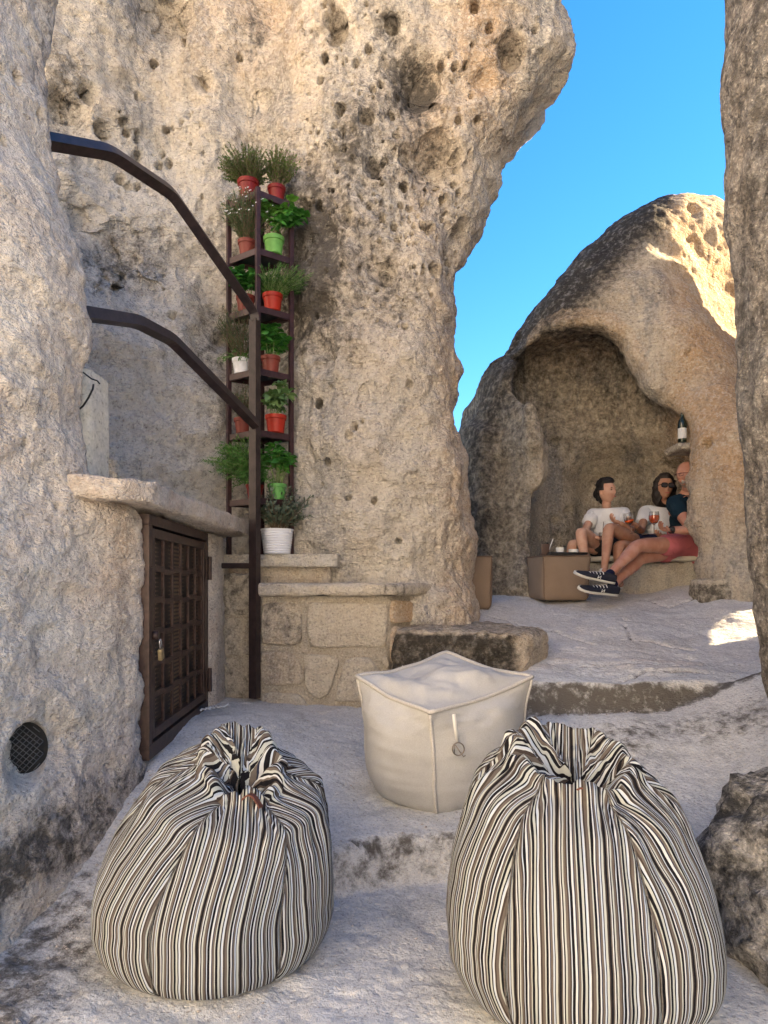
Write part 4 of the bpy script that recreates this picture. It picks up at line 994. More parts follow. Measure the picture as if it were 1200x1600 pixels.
# ------------------------------------------------------------------ poufs
def fabric(name, c, c2, bd=.0012):
    n = NT(name); k = n.noise(420, 3, .7); k2 = n.noise(6, 4)
    wv = n.n('ShaderNodeTexWave'); wv.inputs['Scale'].default_value = 190; n.l(n.tc.outputs['Object'], wv.inputs['Vector']); wv.bands_direction = 'Z'
    n.col(n.mix(n.math('ADD', n.map(k, .35, .65, 0, .7), n.map(k2, .3, .7, 0, .3)), c, c2)); n.p(Roughness=.85); n.b.inputs['Specular IOR Level'].default_value = .15
    n.bump(n.math('ADD', n.math('ADD', k, n.math('MULTIPLY', wv.outputs[1], .5)), n.math('MULTIPLY', n.noise(22, 3), 1.2)), bd, 1); return n.m
M_linen = fabric('pale_linen', (.45,.44,.415), (.64,.635,.62)); M_brown = fabric('brown_canvas', (.20,.145,.105), (.26,.195,.145), .0005); M_bpipe = plain('brown_piping', (.13, .085, .06), .8)
M_lpipe = plain('linen_piping', (.50, .48, .45), .85, .15, 200)
def pouf(name, cor, loc, m, mp, bulge, label, cat, seed, wr=.01, pr=.007, n=44, botround=.05, topf=None, br_=.10, rnd=.3, horn=False):
    """cor: 8 corners relative to loc, bottom 4 then top 4, counter-clockwise from the front"""
    C = np.array(cor, float); t = empty(name, loc, label, cat)
    ctr = C.mean(0); faces = [((0, 1, 5, 4), 's'), ((1, 2, 6, 5), 's'), ((2, 3, 7, 6), 's'), ((3, 0, 4, 7), 's'), ((4, 5, 6, 7), 't'), ((3, 2, 1, 0), 'b')]
    V, Q = [], []; off = 0
    a = np.linspace(0, 1, n)
    for (i0, i1, i2, i3), kd in faces:
        S_, T_ = np.meshgrid(a, a, indexing='ij'); S3, T3 = S_[..., None], T_[..., None]
        P = C[i0]*(1-S3)*(1-T3)+C[i1]*S3*(1-T3)+C[i2]*S3*T3+C[i3]*(1-S3)*T3
        nn = np.cross(C[i1]-C[i0], C[i3]-C[i0]); nn = nn/np.linalg.norm(nn); nn = nn if nn@(P.mean((0, 1))-ctr) > 0 else -nn
        w_ = (1-np.abs(2*S_-1)**2.2)*(1-np.abs(2*T_-1)**2.6)
        b_ = bulge[0] if kd == 's' else (bulge[1] if kd == 't' else -.0)
        P = P+nn*(b_*w_)[..., None]
        edge = np.minimum(np.minimum(S_, 1-S_), np.minimum(T_, 1-T_))
        wk = (fbm(P+ctr, 7, 3, seed)*wr+fbm(P*np.array([1, 1, 3]), 12, 3, seed+3)*wr*.45)*sstep(0, .12, edge)
        P = P+nn*wk[..., None]
        # edges wander a little too
        P[..., 2] += vnoise(P*np.array([1, 1, 1]), 9, seed+9)*.006*(P[..., 2] > C[4:, 2].min()-.1)
        if horn:
            dc = np.min([np.linalg.norm(P-C[q_], axis=-1) for q_ in range(4, 8)], 0); nt_ = sstep(.10, .0, np.abs(P[..., 2]-(P[..., 2]*0+np.interp(P[..., 2], [C[4:, 2].min(), C[4:, 2].max()], [C[4:, 2].min(), C[4:, 2].max()]))))*(T_ > .9 if kd == 's' else (kd == 't'))
            if kd == 's': ew = sstep(.8, 1.0, T_)
            elif kd == 't': ew = sstep(.12, 0, edge)
            else: ew = 0*T_
            P[..., 2] -= .014*sstep(.04, .26, dc)*ew; cg = np.exp(-(dc/.07)**2); dr_ = P-ctr; dr_[..., 2] = 0; P = P+dr_/(np.linalg.norm(dr_, axis=-1, keepdims=True)+1e-6)*(.004*cg)[..., None]; P[..., 2] += .006*cg
        if topf is not None and kd == 't': P[..., 2] += topf(S_, T_)
        if kd == 's':   # rounded under-edge
            zb = P[..., 2]; k = np.clip(1-(zb-C[0, 2])/botround, 0, 1)**2; P[..., :2] = P[..., :2]+(ctr[:2]-P[..., :2])*(k*br_)[..., None]
        if kd == 'b': P[..., :2] = P[..., :2]+(ctr[:2]-P[..., :2])*br_
        V.append(P.reshape(-1, 3)); Q.append(gridquads(n, n)+off); off += n*n
    ring = np.concatenate([V[k].reshape(n, n, 3)[:-1] for k in range(4)]); sm = ring.copy()
    for _ in range(int(n*rnd)): sm = .25*np.roll(sm, 1, 0)+.5*sm+.25*np.roll(sm, -1, 0)
    wt = sstep(1.0, .62, np.linspace(0, 1, n))[None, :, None]; ring = ring*(1-wt)+sm*wt
    for k in range(4):
        a_ = ring[k*(n-1):(k+1)*(n-1)]; b_ = ring[((k+1)*(n-1)) % (4*(n-1))][None]; V[k] = np.concatenate([a_, b_]).reshape(-1, 3)
    V = np.concatenate(V); Q = np.concatenate(Q)
    G = [v.reshape(n, n, 3) for v in np.split(V, 6)]
    o = npmesh('cover', V, Q, m, t)
    b2 = bmesh.new(); b2.from_mesh(o.data); bmesh.ops.remove_doubles(b2, verts=b2.verts, dist=.0008); bmesh.ops.recalc_face_normals(b2, faces=b2.faces); b2.to_mesh(o.data); b2.free()
    for p in o.data.polygons: p.use_smooth = True
    bm = bmesh.new()
    loop = [Vector(G[k][i, -1]) for k in range(4) for i in range(0, n-1, 2)]; cl = loop+[loop[0], loop[1]]
    tube(bm, [p+(p-Vector(ctr)).normalized()*pr*.4 for p in cl], pr, 8); bmobj('piping', bm, mp, t)
    for k in range(4):
        bm = bmesh.new(); tube(bm, [Vector(G[k][0, j])+(Vector(G[k][0, j])-Vector(ctr)).normalized()*pr*.2 for j in range(0, n, 2)], pr*.75, 8); bmobj('side_seam', bm, mp, t)
    return t
pc = Vector((.23, 3.32, .185))
def pp(px, py, Y): return at(px, py, Y)-pc
bf, bl, bb, br = pp(678,1283,2.93), pp(572,1236,3.22), Vector((.14, .36, 0)), pp(824,1236,3.24)
bf.z = bl.z = bb.z = br.z = 0
top = [pp(672,1114,2.90), pp(829,1060,3.28), pp(697,1022,3.72), pp(560,1060,3.26)]
pouf('pouf', [bf, br, bb, bl]+top, pc, M_linen, M_lpipe, (.115, .045), 'pale linen cube pouf with a peaked corner and hanging logo tag, between the bean bags', 'pouf', 5, wr=.034, pr=.0105, botround=.15, br_=.10, rnd=3.2, horn=True,
     topf=lambda s, t: 16*s*(1-s)*t*(1-t)*(-.05*np.exp(-((s-.85)**2+(t-.6)**2)/.06)-.09*np.exp(-((s-.35)**2+(t-.85)**2)/.05)+.035*np.exp(-((s-.45)**2+(t-.35)**2)/.12)))
tg = bpy.data.objects[-1] if False else None
pouf_t = [o for o in COL.objects if o.name == 'pouf'][0]
a0, a1 = pp(707,1112,2.945), pp(712,1152,2.985); a0 += Vector((.0, -.055, 0)); a1 += Vector((0, -.085, 0))
M_strap = plain('cream_strap', (.72, .70, .64), .7); M_pewter = plain('pewter', (.28, .24, .20), .35, metal=.8)
bm = bmesh.new(); tube(bm, [a0, (a0+a1)/2+Vector((-.002, -.004, 0)), a1], .01, flat=(.004, .015)); bmobj('tag_strap', bm, M_strap, pouf_t)
c = a1+Vector((.002, -.002, -.030)); bm = bmesh.new()
tube(bm, [c+Vector((.025*math.cos(q), 0, .027*math.sin(q))) for q in np.linspace(0, 2*math.pi, 25)], .0028, 7)
tube(bm, [c+Vector((-.015, -.003, .020)), c+Vector((.010, -.004, -.016)), c+Vector((.022, -.004, -.032)), c+Vector((.030, -.003, -.026))], .0026, 7); tube(bm, [c+Vector((-.016, -.003, .022)), c+Vector((-.017, -.003, -.022))], .0022, 7)
bmobj('logo_charm', bm, M_pewter, pouf_t)
# brown pouf used as a table in the alcove
bc = Vector((xat(873, 6.1), 6.13, 1.055))
def bx8(w_, d_, h_, rz=0): 
    cz, sz = math.cos(rz), math.sin(rz); q = [(-w_/2, -d_/2), (w_/2, -d_/2), (w_/2, d_/2), (-w_/2, d_/2)]
    return [Vector((x*cz-y*sz, x*sz+y*cz, z)) for z in (0, h_) for x, y in q]
pouf('pouf', bx8(.43, .40, .385, R(8)), bc, M_brown, M_bpipe, (.015, .012), 'brown canvas cube pouf serving as a table with a tray and cups', 'pouf', 8, wr=.006, pr=.006, n=24)
pouf('pouf', bx8(.40, .40, .44, R(-4)), Vector((xat(730, 5.85), 5.9, .985)), M_brown, M_bpipe, (.02, .015), 'brown canvas pouf just peeking out behind the foot of the pillar', 'pouf', 9, wr=.006, pr=.006, n=24)
# ---- things on the brown pouf
M_tray = plain('black_tray', (.02, .02, .022), .4); M_cup = plain('white_ceramic', (.75, .76, .78), .25); M_menu = plain('dark_brown_box', (.06, .03, .022), .5)
tz = bc.z+.40
tray = empty('tray', bc+Vector((.04, -.02, .398)), 'thin black tray lying on the brown pouf', 'tray')
bm = bmesh.new(); box(bm, (0, 0, .006), (.34, .28, .012), Matrix.Rotation(R(8), 3, 'Z'), .004); bmobj('tray_base', bm, M_tray, tray)
bm = bmesh.new()
for sx, sy, w_, d_ in ((0, -.138, .34, .006), (0, .138, .34, .006), (-.168, 0, .006, .27), (.168, 0, .006, .27)): box(bm, Matrix.Rotation(R(8), 3, 'Z') @ Vector((sx, sy, .016)), (w_, d_, .012), Matrix.Rotation(R(8), 3, 'Z'))
bmobj('tray_rim', bm, M_tray, tray)
def cup(px, r, h_, lab):
    p = Vector((xat(px, 6.12), 6.12, tz+.011)); o = bmobj('bowl', lathe([(0, 0), (r*.6, 0), (r*.75, h_*.1), (r, h_*.55), (r*1.02, h_), (r*.94, h_), (r*.9, h_*.5), (0, h_*.12)], 24), M_cup); o.location = p; tag(o, lab, 'bowl', None); return o
cup(875, .036, .058, 'white cup in the middle of the black tray'); cup(896, .044, .042, 'low white bowl at the right of the black tray')
hb_ = empty('cutlery_box', Vector((xat(851, 6.05), 6.05, tz)), 'dark brown box standing at the left end of the pouf table', 'box')
bm = bmesh.new(); box(bm, (0, 0, .048), (.072, .05, .096), None, .003); bmobj('box_body', bm, M_menu, hb_)
bm = bmesh.new()
for k in (-.02, 0, .02): box(bm, (k, .0, .10), (.014, .03, .02))
bmobj('box_contents', bm, M_tray, hb_)
bm = bmesh.new(); tube(bm, [at(857, 862, 6.1), at(864, 842, 6.1)], .004, 8); tag(bmobj('straw', bm, M_cup), 'white straw leaning behind the brown box on the pouf table', 'straw')

# ------------------------------------------------------------------ bench, cushion, blocks, bottle in the alcove
bench = rprism('stone_bench', [(1.93, 6.66), (2.15, 6.50), (2.45, 6.42), (2.9, 6.40), (3.2, 6.45), (3.2, 7.2), (1.9, 7.3)], .95, 1.405, M_stone, r=.03, step=.03, amp=.012, amp2=.004, seed=71, pale=.35, zstep=.03)
tag(bench, 'curved stone bench carved along the back of the alcove', 'bench')
tag(rprism('seat_cushion', [(1.90, 6.60), (2.15, 6.44), (2.45, 6.35), (2.9, 6.33), (3.15, 6.38), (3.15, 7.1), (1.9, 7.2)], 1.41, 1.465, fabric('cream_canvas', (.50,.47,.40), (.62,.58,.50), .0006), r=.026, step=.03, amp=.006, amp2=.001, seed=72), 'long cream cushion on the stone bench', 'cushion')
tag(rprism('stone_block', [(2.66, 5.72), (3.12, 5.66), (3.5, 5.75), (3.5, 6.05), (2.68, 6.0)], .85, 1.235, M_stone, r=.02, step=.03, amp=.012, amp2=.004, seed=73, pale=.1, stainf=lambda V: .45*(V[:, 2] < 1.2)+.1), 'squared grey-brown stone block by the foot of the alcove jamb', 'block')
tag(rprism('stone_block', [(3.02, 5.95), (3.5, 5.95), (3.5, 6.3), (3.02, 6.3)], .9, 1.50, M_stone, r=.03, step=.03, amp=.015, amp2=.005, seed=74, pale=.4), 'taller rough stone standing behind the squared block', 'block')
Yb = 6.22; bp = Vector((xat(1066, Yb), Yb, zat(691, Yb)))
tag(rprism('rock_bracket', [(bp.x-.04, bp.y-.04), (bp.x+.2, bp.y-.04), (bp.x+.25, bp.y+.3), (bp.x-.05, bp.y+.3)], bp.z-.07, bp.z-.002, M_cave, r=.025, step=.02, amp=.01, seed=75), 'small rock ledge on the alcove jamb under the bottle', 'ledge')
bt = empty('bottle', bp, 'dark bottle with a white label standing on the jamb of the alcove', 'bottle')
bmobj('glass', lathe([(0, 0), (.036, 0), (.038, .01), (.038, .17), (.030, .20), (.015, .225), (.0135, .275), (.015, .278), (.015, .29), (0, .29)], 24), plain('dark_green_glass', (.012, .02, .012), .12), bt)
bmobj('label', lathe([(.0387, .03), (.0387, .125)], 24), plain('paper_label', (.6, .6, .58), .8), bt)
# ------------------------------------------------------------------ people
def skin_mesh(nodes, edges, root, sub=2):
    """nodes: name -> (pos, radius or (rx, ry)); grows one continuous skin"""
    names = list(nodes); ix = {n: i for i, n in enumerate(names)}
    me = bpy.data.meshes.new('tmp'); me.from_pydata([tuple(nodes[n][0]) for n in names], [(ix[a], ix[b]) for a, b in edges], []); me.update()
    o = bpy.data.objects.new('tmp', me); COL.objects.link(o)
    md = o.modifiers.new('s', 'SKIN'); md.use_smooth_shade = True
    sv = me.skin_vertices[0].data
    for i, n in enumerate(names):
        r = nodes[n][1]; sv[i].radius = r if isinstance(r, tuple) else (r, r); sv[i].use_root = (n == root)
    m2 = o.modifiers.new('u', 'SUBSURF'); m2.levels = sub; m2.render_levels = sub
    dg = bpy.context.evaluated_depsgraph_get(); dg.update(); ev = o.evaluated_get(dg); out = bpy.data.meshes.new_from_object(ev)
    V = np.array([v.co[:] for v in out.vertices]); Fs = [tuple(p.vertices) for p in out.polygons]
    bpy.data.objects.remove(o); bpy.data.meshes.remove(me); bpy.data.meshes.remove(out)
    return V, Fs
def join_mesh(name, parts, m, parent, off):
    V, Fs, b = [], [], 0
    for v, f in parts:
        V.append(np.asarray(v)-np.array(off)); Fs += [tuple(i+b for i in q) for q in f]; b += len(v)
    me = bpy.data.meshes.new(name); me.from_pydata([tuple(v) for v in np.concatenate(V)], [], Fs); me.update()
    for p in me.polygons: p.use_smooth = True
    return link(name, me, m, parent)
def head_mesh(c, s, yaw, pitch=0, roll=0, male=False):
    """face looks along -Y when yaw = 0; yaw turns towards +X"""
    nu, nv = 56, 72; th = np.linspace(0, math.pi, nu)[:, None]; ph = np.linspace(0, 2*math.pi, nv, endpoint=False)[None, :]
    x = np.sin(th)*np.sin(ph); y = -np.sin(th)*np.cos(ph); z = np.cos(th)+0*ph
    X, Y_, Z = x*.076, y*.098, z*.118
    lo_ = np.clip(-z, 0, 1); X = X*(1-.30*lo_**1.3); fr = np.clip(-y, 0, 1)
    Y_ = np.where(y < 0, Y_*(1-.06*lo_), Y_*(1-.34*lo_)); X = X*(1+.04*np.clip(z, 0, 1))
    def gs(cx, cz, sx, sz): return np.exp(-((X-cx)/sx)**2-((Z-cz)/sz)**2)*(y < 0)
    Y_ = Y_-gs(0, -.020, .009, .018)*.012-gs(0, -.032, .011, .008)*.008-gs(0, -.002, .007, .016)*.007
    for sx in (-1, 1): Y_ = Y_+gs(sx*.031, .004, .016, .010)*.010; Y_ = Y_-gs(sx*.03, .023, .02, .006)*.005-gs(sx*.04, -.028, .02, .016)*.004
    Y_ = Y_-gs(0, -.060, .020, .0045)*.0065-gs(0, -.070, .018, .0045)*.0065+gs(0, -.065, .022, .0016)*.004-gs(0, -.098, .018, .012)*.010
    M = Matrix.Rotation(yaw, 3, 'Z') @ Matrix.Rotation(pitch, 3, 'X') @ Matrix.Rotation(roll, 3, 'Y')
    A = np.array(M); P = np.stack([X, Y_, Z], -1).reshape(-1, 3)*s; V = P@A.T+np.array(c)
    Q = [tuple(q) for q in gridquads(nu, nv, True)]
    parts = [(V, Q)]
    for sx in (-1, 1):     # ears
        t = np.linspace(0, 2*math.pi, 14, endpoint=False); E = []
        for r_, o_ in ((.3, .004), (.8, .010), (1, .006), (.9, -.002)): E.append(np.stack([sx*(.070+o_)+0*t, .008+r_*.014*np.cos(t)+.004, -.010+r_*.030*np.sin(t)], -1))
        G = np.array(E)*s; parts.append((G.reshape(-1, 3)@A.T+np.array(c), [tuple(q) for q in gridquads(4, 14, True)]))
    def loc(v): return Vector(c)+M @ (Vector(v)*s)
    return parts, loc, M
def ellipsoid(c, r, M=None, nu=10, nv=14):
    th = np.linspace(0, math.pi, nu)[:, None]; ph = np.linspace(0, 2*math.pi, nv, endpoint=False)[None, :]
    P = np.stack([np.sin(th)*np.cos(ph)*r[0], np.sin(th)*np.sin(ph)*r[1], np.cos(th)*r[2]+0*ph], -1).reshape(-1, 3)
    if M is not None: P = P@np.array(M).T
    return P+np.array(c), [tuple(q) for q in gridquads(nu, nv, True)]
def hand(wr, d, palmn, s=1., curl=.5, spread=.1, thumb=1):
    """wr wrist, d direction of the palm, palmn direction the palm faces; five separate fingers"""
    d = Vector(d).normalized(); n = Vector(palmn); n = (n-d*n.dot(d)).normalized(); sd = d.cross(n).normalized()*thumb
    L = .185*s; parts = []
    N = {'w': (wr, .021*s), 'p': (wr+d*.03*s, (.030*s, .016*s)), 'k': (wr+d*.075*s, (.033*s, .014*s))}
    V, Fs = skin_mesh({'w': (wr-d*.01, .022*s), 'p1': (wr+d*.03*s, .024*s), 'p2': (wr+d*.055*s+sd*.014*s, .018*s), 'p3': (wr+d*.055*s-sd*.016*s, .017*s), 'a': (wr+d*.082*s+sd*.026*s, .0115*s), 'b': (wr+d*.085*s-sd*.026*s, .0105*s), 'm': (wr+d*.088*s, .0125*s)},
                      [('w', 'p1'), ('p1', 'p2'), ('p1', 'p3'), ('p1', 'm'), ('p2', 'a'), ('p3', 'b')], 'w', 2); parts.append((V, Fs))
    for i, (o_, l) in enumerate(((.030, .072), (.011, .080), (-.010, .075), (-.029, .058))):
        b = wr+d*(.076 if i < 3 else .070)*s+sd*o_*s; q = b; nodes = {}; e = []; ang = .15; dirv = (d+sd*spread*(1.5-i)*.25).normalized()
        names = []
        for k, f in enumerate((0, .45, .30, .25)):
            if k: ang += curl*(.75 if k > 1 else .9); v = dirv*math.cos(ang)+n*math.sin(ang); q = q+v*l*f*s
            nodes[str(k)] = (q, (.0098, .0092, .0085, .0068)[k]*s); names.append(str(k))
        parts.append(skin_mesh(nodes, list(zip(names[:-1], names[1:])), '0', 1))
    b = wr+d*.022*s+sd*.024*s; v1 = (d*.55+sd*.75+n*.25).normalized(); v2 = (d*.85+sd*.1+n*.55).normalized()
    q1 = b+v1*.034*s; q2 = q1+v2*.028*s; q3 = q2+(v2+n*.4).normalized()*.022*s
    parts.append(skin_mesh({'0': (b-v1*.012*s, .013*s), '1': (q1, .0115*s), '2': (q2, .0100*s), '3': (q3, .0075*s)}, [('0', '1'), ('1', '2'), ('2', '3')], '0', 1))
    return parts
def shoe(t, heel, toe, upm, solem, s=1., roll=0, lacem=None, letter=False, off=(0, 0, 0), upv=(0, 0, 1), sidev=None):
    """shoe between heel and toe; the sole faces away from upv"""
    d = (Vector(toe)-Vector(heel)); L = d.length; d.normalize(); up = Vector(upv); up = (up-d*up.dot(d)).normalized(); sd = d.cross(up).normalized(); O = Vector(heel)-Vector(off)
    sec = [(0, .026, .075), (.06, .032, .078), (.18, .036, .080), (.32, .036, .078), (.45, .038, .066), (.6, .043, .054), (.75, .047, .044), (.88, .043, .036), (.97, .027, .026), (1.0, .010, .016)]
    def lo(parts, f0, f1, ex, m, nm):
        G = []
        for u, w_, h_ in sec:
            ring = []
            for k in range(20):
                a = 2*math.pi*k/20; cx = math.copysign(abs(math.cos(a))**.7, math.cos(a))*(w_+ex); 
                if nm == 'sole': zz = -.002+(.022 if math.sin(a) > 0 else 0)+.006*max(0, u-.7)*3
                else: zz = .018+max(0, math.sin(a))**.8*(h_-.018)
                if nm != 'sole': cx *= 1-.35*max(0, math.sin(a))**2
                ring.append(tuple(O+d*(u*L-(.004 if u == 0 else 0)+(ex if u == 1 else 0))+sd*cx+up*zz))
            G.append(ring)
        G = np.array(G); n0 = len(G)
        me = bpy.data.meshes.new(nm); V = [tuple(v) for v in G.reshape(-1, 3)]; Fs = [tuple(q) for q in gridquads(n0, 20, True)]+[tuple(range(20))[::-1], tuple(range((n0-1)*20, n0*20))]
        me.from_pydata(V, [], Fs); me.update()
        for p in me.polygons: p.use_smooth = True
        return link(nm, me, m, t)
    shoe_o = lo(None, 0, 1, 0, upm, 'shoe'); so = lo(None, 0, 1, .004, solem, 'sole'); so.parent = shoe_o
    if lacem:
        bm = bmesh.new()
        for k in range(5):
            u = .36+k*.075; w_ = .026-.001*k; z0 = .078-.028*k*.32
            hh = np.interp(u, [q[0] for q in sec], [q[2] for q in sec])
            tube(bm, [O+d*u*L+sd*(w_*math.sin(a))+up*(hh+.001-.012*abs(math.sin(a))**2) for a in np.linspace(-1.3, 1.3, 7)], .0032, 6)
        l_ = bmobj('lace', bm, lacem, shoe_o)
    if letter:
        for side in (1, -1):
            bm = bmesh.new(); b0 = O+d*(.42*L)+up*.026
            def q(u, v): 
                uu = .42+u/L; w_ = np.interp(uu, [k[0] for k in sec], [k[1] for k in sec]); return O+d*(uu*L)+up*(.024+v)+sd*side*(w_*(1-.35*(v/.05)**2)+.0022)
            for a, b in (((0, 0), (.0, .026)), ((0, .026), (.028, 0)), ((.028, 0), (.028, .026))): tube(bm, [q(*a), q((a[0]+b[0])/2, (a[1]+b[1])/2), q(*b)], .0024, 6)
            bmobj('letter_mark', bm, lacem, shoe_o)
    return shoe_o
def skinmat(name, c):
    n = NT(name); n.col(n.mix(n.map(n.noise(14, 3), .35, .65), c, (c[0]*.86, c[1]*.74, c[2]*.70))); n.p(Roughness=.5); n.b.inputs['Subsurface Weight'].default_value = .12; n.b.inputs['Subsurface Radius'].default_value = (.02, .008, .004); n.b.inputs['Specular IOR Level'].default_value = .35
    n.bump(n.noise(260, 2), .0005, 1); return n.m
MS1 = skinmat('skin_light', (.56,.34,.25)); MS2 = skinmat('skin_tanned', (.44,.25,.17)); MS3 = skinmat('skin_ruddy', (.50,.27,.20))
def cloth(name, c, var=.08):
    n = NT(name); n.col(n.mix(n.noise(8, 3), tuple(x*(1-var) for x in c), c)); n.p(Roughness=.85); n.b.inputs['Specular IOR Level'].default_value = .15
    n.bump(n.math('ADD', n.math('MULTIPLY', n.noise(16, 4, .6, dist=.6), 3), n.noise(500, 2)), .008, .8); return n.m
M_tee = cloth('white_cotton', (.86,.87,.90)); M_navy = cloth('navy_cotton', (.012,.035,.060)); M_pink = cloth('pink_cotton', (.60,.17,.19)); M_blk = cloth('black_denim', (.02,.02,.024)); M_nvs = cloth('navy_denim', (.015,.022,.06)); M_sock = cloth('navy_sock', (.015,.018,.05)); M_wsock = cloth('white_sock', (.72,.73,.75))
M_hair = plain('dark_hair', (.008,.006,.006), .7, .5, 60, bd=.004, bs=60); M_hair2 = plain('brown_black_hair', (.014,.009,.007), .65, .5, 60, bd=.004, bs=60); M_grey = plain('grey_beard', (.30,.27,.25), .8, .3, 80)
M_eye = plain('dark_eye', (.02,.012,.01), .15); M_lip = plain('lips', (.42,.12,.10), .4); M_suede = plain('navy_suede', (.012,.014,.028), .9); M_sole = plain('off_white_rubber', (.66,.64,.58), .6); M_lace = plain('white_lace', (.74,.74,.74), .8)
M_drink = plain('orange_drink', (.70,.10,.012), .08); M_glass = NT('clear_glass'); M_glass.p(Roughness=.02, IOR=1.45); M_glass.b.inputs['Transmission Weight'].default_value = 1.0; M_glass = M_glass.m
def addm(name, parts, m, t):
    if name in ('t_shirt', 'polo_shirt', 'shorts'):
        parts = [(np.asarray(v)+np.stack([fbm(np.asarray(v)*np.array([1, 1, 1.6])+k*7.7, 9, 3, 900+k)*.016 for k in range(3)], -1), f) for v, f in parts]
    return join_mesh(name, parts, m, t, t.location)
def hairshell(loc, M, c, s, fn, m, t, nm='hair', seed=1):
    """fn(x,y,z unit) -> thickness above the scalp, <=0 where bare"""
    nu, nv = 44, 60; th = np.linspace(0, math.pi, nu)[:, None]; ph = np.linspace(0, 2*math.pi, nv, endpoint=False)[None, :]
    x = np.sin(th)*np.sin(ph); y = -np.sin(th)*np.cos(ph); z = np.cos(th)+0*ph; k = fn(x, y, z)
    U = np.stack([x, y, z], -1); k = k+np.where(k > 0, fbm(U, 4, 3, seed)*.018+vnoise(U*np.array([1, 1, .4]), 12, seed)*.004, 0)
    lo_ = np.clip(-z, 0, 1)*np.where(k > 0, .25, 1)
    base = np.stack([x*.074*(1-.3*lo_), y*.096, z*.116], -1); P = base+U*np.where(k > 0, k, -.012)[..., None]; P = np.where((k > 0)[..., None] & (z[..., None] < -.2), np.stack([P[..., 0], P[..., 1]+.01, P[..., 2]-np.clip(-z-.2, 0, 1)*fn.drop if hasattr(fn, 'drop') else P[..., 2]], -1), P)
    V = (P.reshape(-1, 3)*s)@np.array(M).T+np.array(c)
    return addm(nm, [(V, [tuple(q) for q in gridquads(nu, nv, True)])], m, t)
def wineglass(p, label, level, tilt=(0, 0), s=1.):
    t = empty('wine_glass', p, label, 'glass', 'stemmed glasses in the hands'); t.rotation_euler = (tilt[0], tilt[1], 0)
    pr_ = [(0, .0), (.032, .001), (.031, .004), (.005, .008), (.004, .07), (.008, .078), (.028, .095), (.039, .12), (.040, .14), (.034, .18), (.0325, .18), (.0375, .14), (.0365, .12), (.026, .098), (.004, .082)]
    bmobj('bowl', lathe([(r*s, z*s) for r, z in pr_], 28), M_glass, t)
    if level: bmobj('drink', lathe([(0.003, .083*s), (.025*s, .098*s), (.0355*s, .12*s), (.0365*s, (.12+level)/2*s+.006), (.0350*s, level*s), (0, level*s)], 28), M_drink, t)
    return t

# ---- man in the pink shorts
T = empty('person', (2.75, 6.35, 1.40), 'bearded man in navy polo and pink shorts with outstretched crossed legs, partly behind the jamb', 'person')
hipA, kneeA, ankA = at(1074,852,6.42), at(996,852,6.02), at(952,898,5.80)
hipB, kneeB, ankB = at(1066,856,6.52), at(1000,872,6.18), at(957,914,5.86)
pel, ch, nk = at(1080,846,6.52), at(1078,796,6.58), at(1077,758,6.48); shR, shL = at(1052,786,6.42), at(1103,788,6.62)
elb, wrs = at(1082,829,6.15), at(1046,828,6.08)
leg = lambda h_, k_, a_, t_: {t_+'h': (h_, .095), t_+'m': (h_.lerp(k_, .5), .085), t_+'k': (k_, .064), t_+'c': (k_.lerp(a_, .32)+Vector((0, 0, -.008)), .062), t_+'d': (k_.lerp(a_, .7), .042), t_+'a': (a_, .036)}
N = {'pel': (pel, .15), 'ch': (ch, .16), 'nk': (nk, .062), 'sr': (shR, .065), 'er': (elb, .046), 'fr': (elb.lerp(wrs, .4), .044), 'wr': (wrs, .030), 'sl': (shL, .065)}
N.update(leg(hipA, kneeA, ankA, 'A')); N.update(leg(hipB, kneeB, ankB, 'B'))
E = [('pel', 'ch'), ('ch', 'nk'), ('ch', 'sr'), ('sr', 'er'), ('er', 'fr'), ('fr', 'wr'), ('ch', 'sl')]
for q in 'AB': E += [('pel', q+'h'), (q+'h', q+'m'), (q+'m', q+'k'), (q+'k', q+'c'), (q+'c', q+'d'), (q+'d', q+'a')]
hc = at(1073,741,6.40); hp_, hl, HM = head_mesh(tuple(hc), 1.0, R(-72), R(4))
P_ = [skin_mesh(N, E, 'pel')]+hp_+[skin_mesh({'a': (nk-Vector((0, 0, .05)), .062), 'b': (hc-Vector((0, 0, .05)), .058)}, [('a', 'b')], 'a')]
P_ += hand(wrs, Vector((-1, -.25, .12)), (.1, -.2, .6), 1.05, .65, .2, -1)
addm('body', P_, MS3, T)
addm('polo_shirt', [skin_mesh({'pel': (pel+Vector((0, .03, .02)), .160), 'ch': (ch, .180), 'nk': (nk-Vector((0, 0, .035)), .085), 'sr': (shR, .088), 'er': (shR.lerp(elb, .55), .080), 'sl': (shL, .088)}, [('pel', 'ch'), ('ch', 'nk'), ('ch', 'sr'), ('sr', 'er'), ('ch', 'sl')], 'pel')], M_navy, T)
addm('shorts', [skin_mesh({'pel': (pel-Vector((0, 0, .01)), .165), 'Ah': (hipA, .118), 'Am': (hipA.lerp(kneeA, .60), .112), 'Bh': (hipB, .11), 'Bm': (hipB.lerp(kneeB, .60), .108)}, [('pel', 'Ah'), ('Ah', 'Am'), ('pel', 'Bh'), ('Bh', 'Bm')], 'pel')], M_pink, T)
for a_, k_ in ((ankA, kneeA), (ankB, kneeB)):
    u = (a_-k_).normalized(); addm('sock', [skin_mesh({'a': (a_-u*.055, .042), 'b': (a_, .042), 'c': (a_+u*.035, .046)}, [('a', 'b'), ('b', 'c')], 'a')], M_sock, T)
shoe(T, at(957,911,5.80), at(897,897,5.66), M_suede, M_sole, 1, lacem=M_lace, letter=True, off=T.location, upv=(.30, -.35, .85))
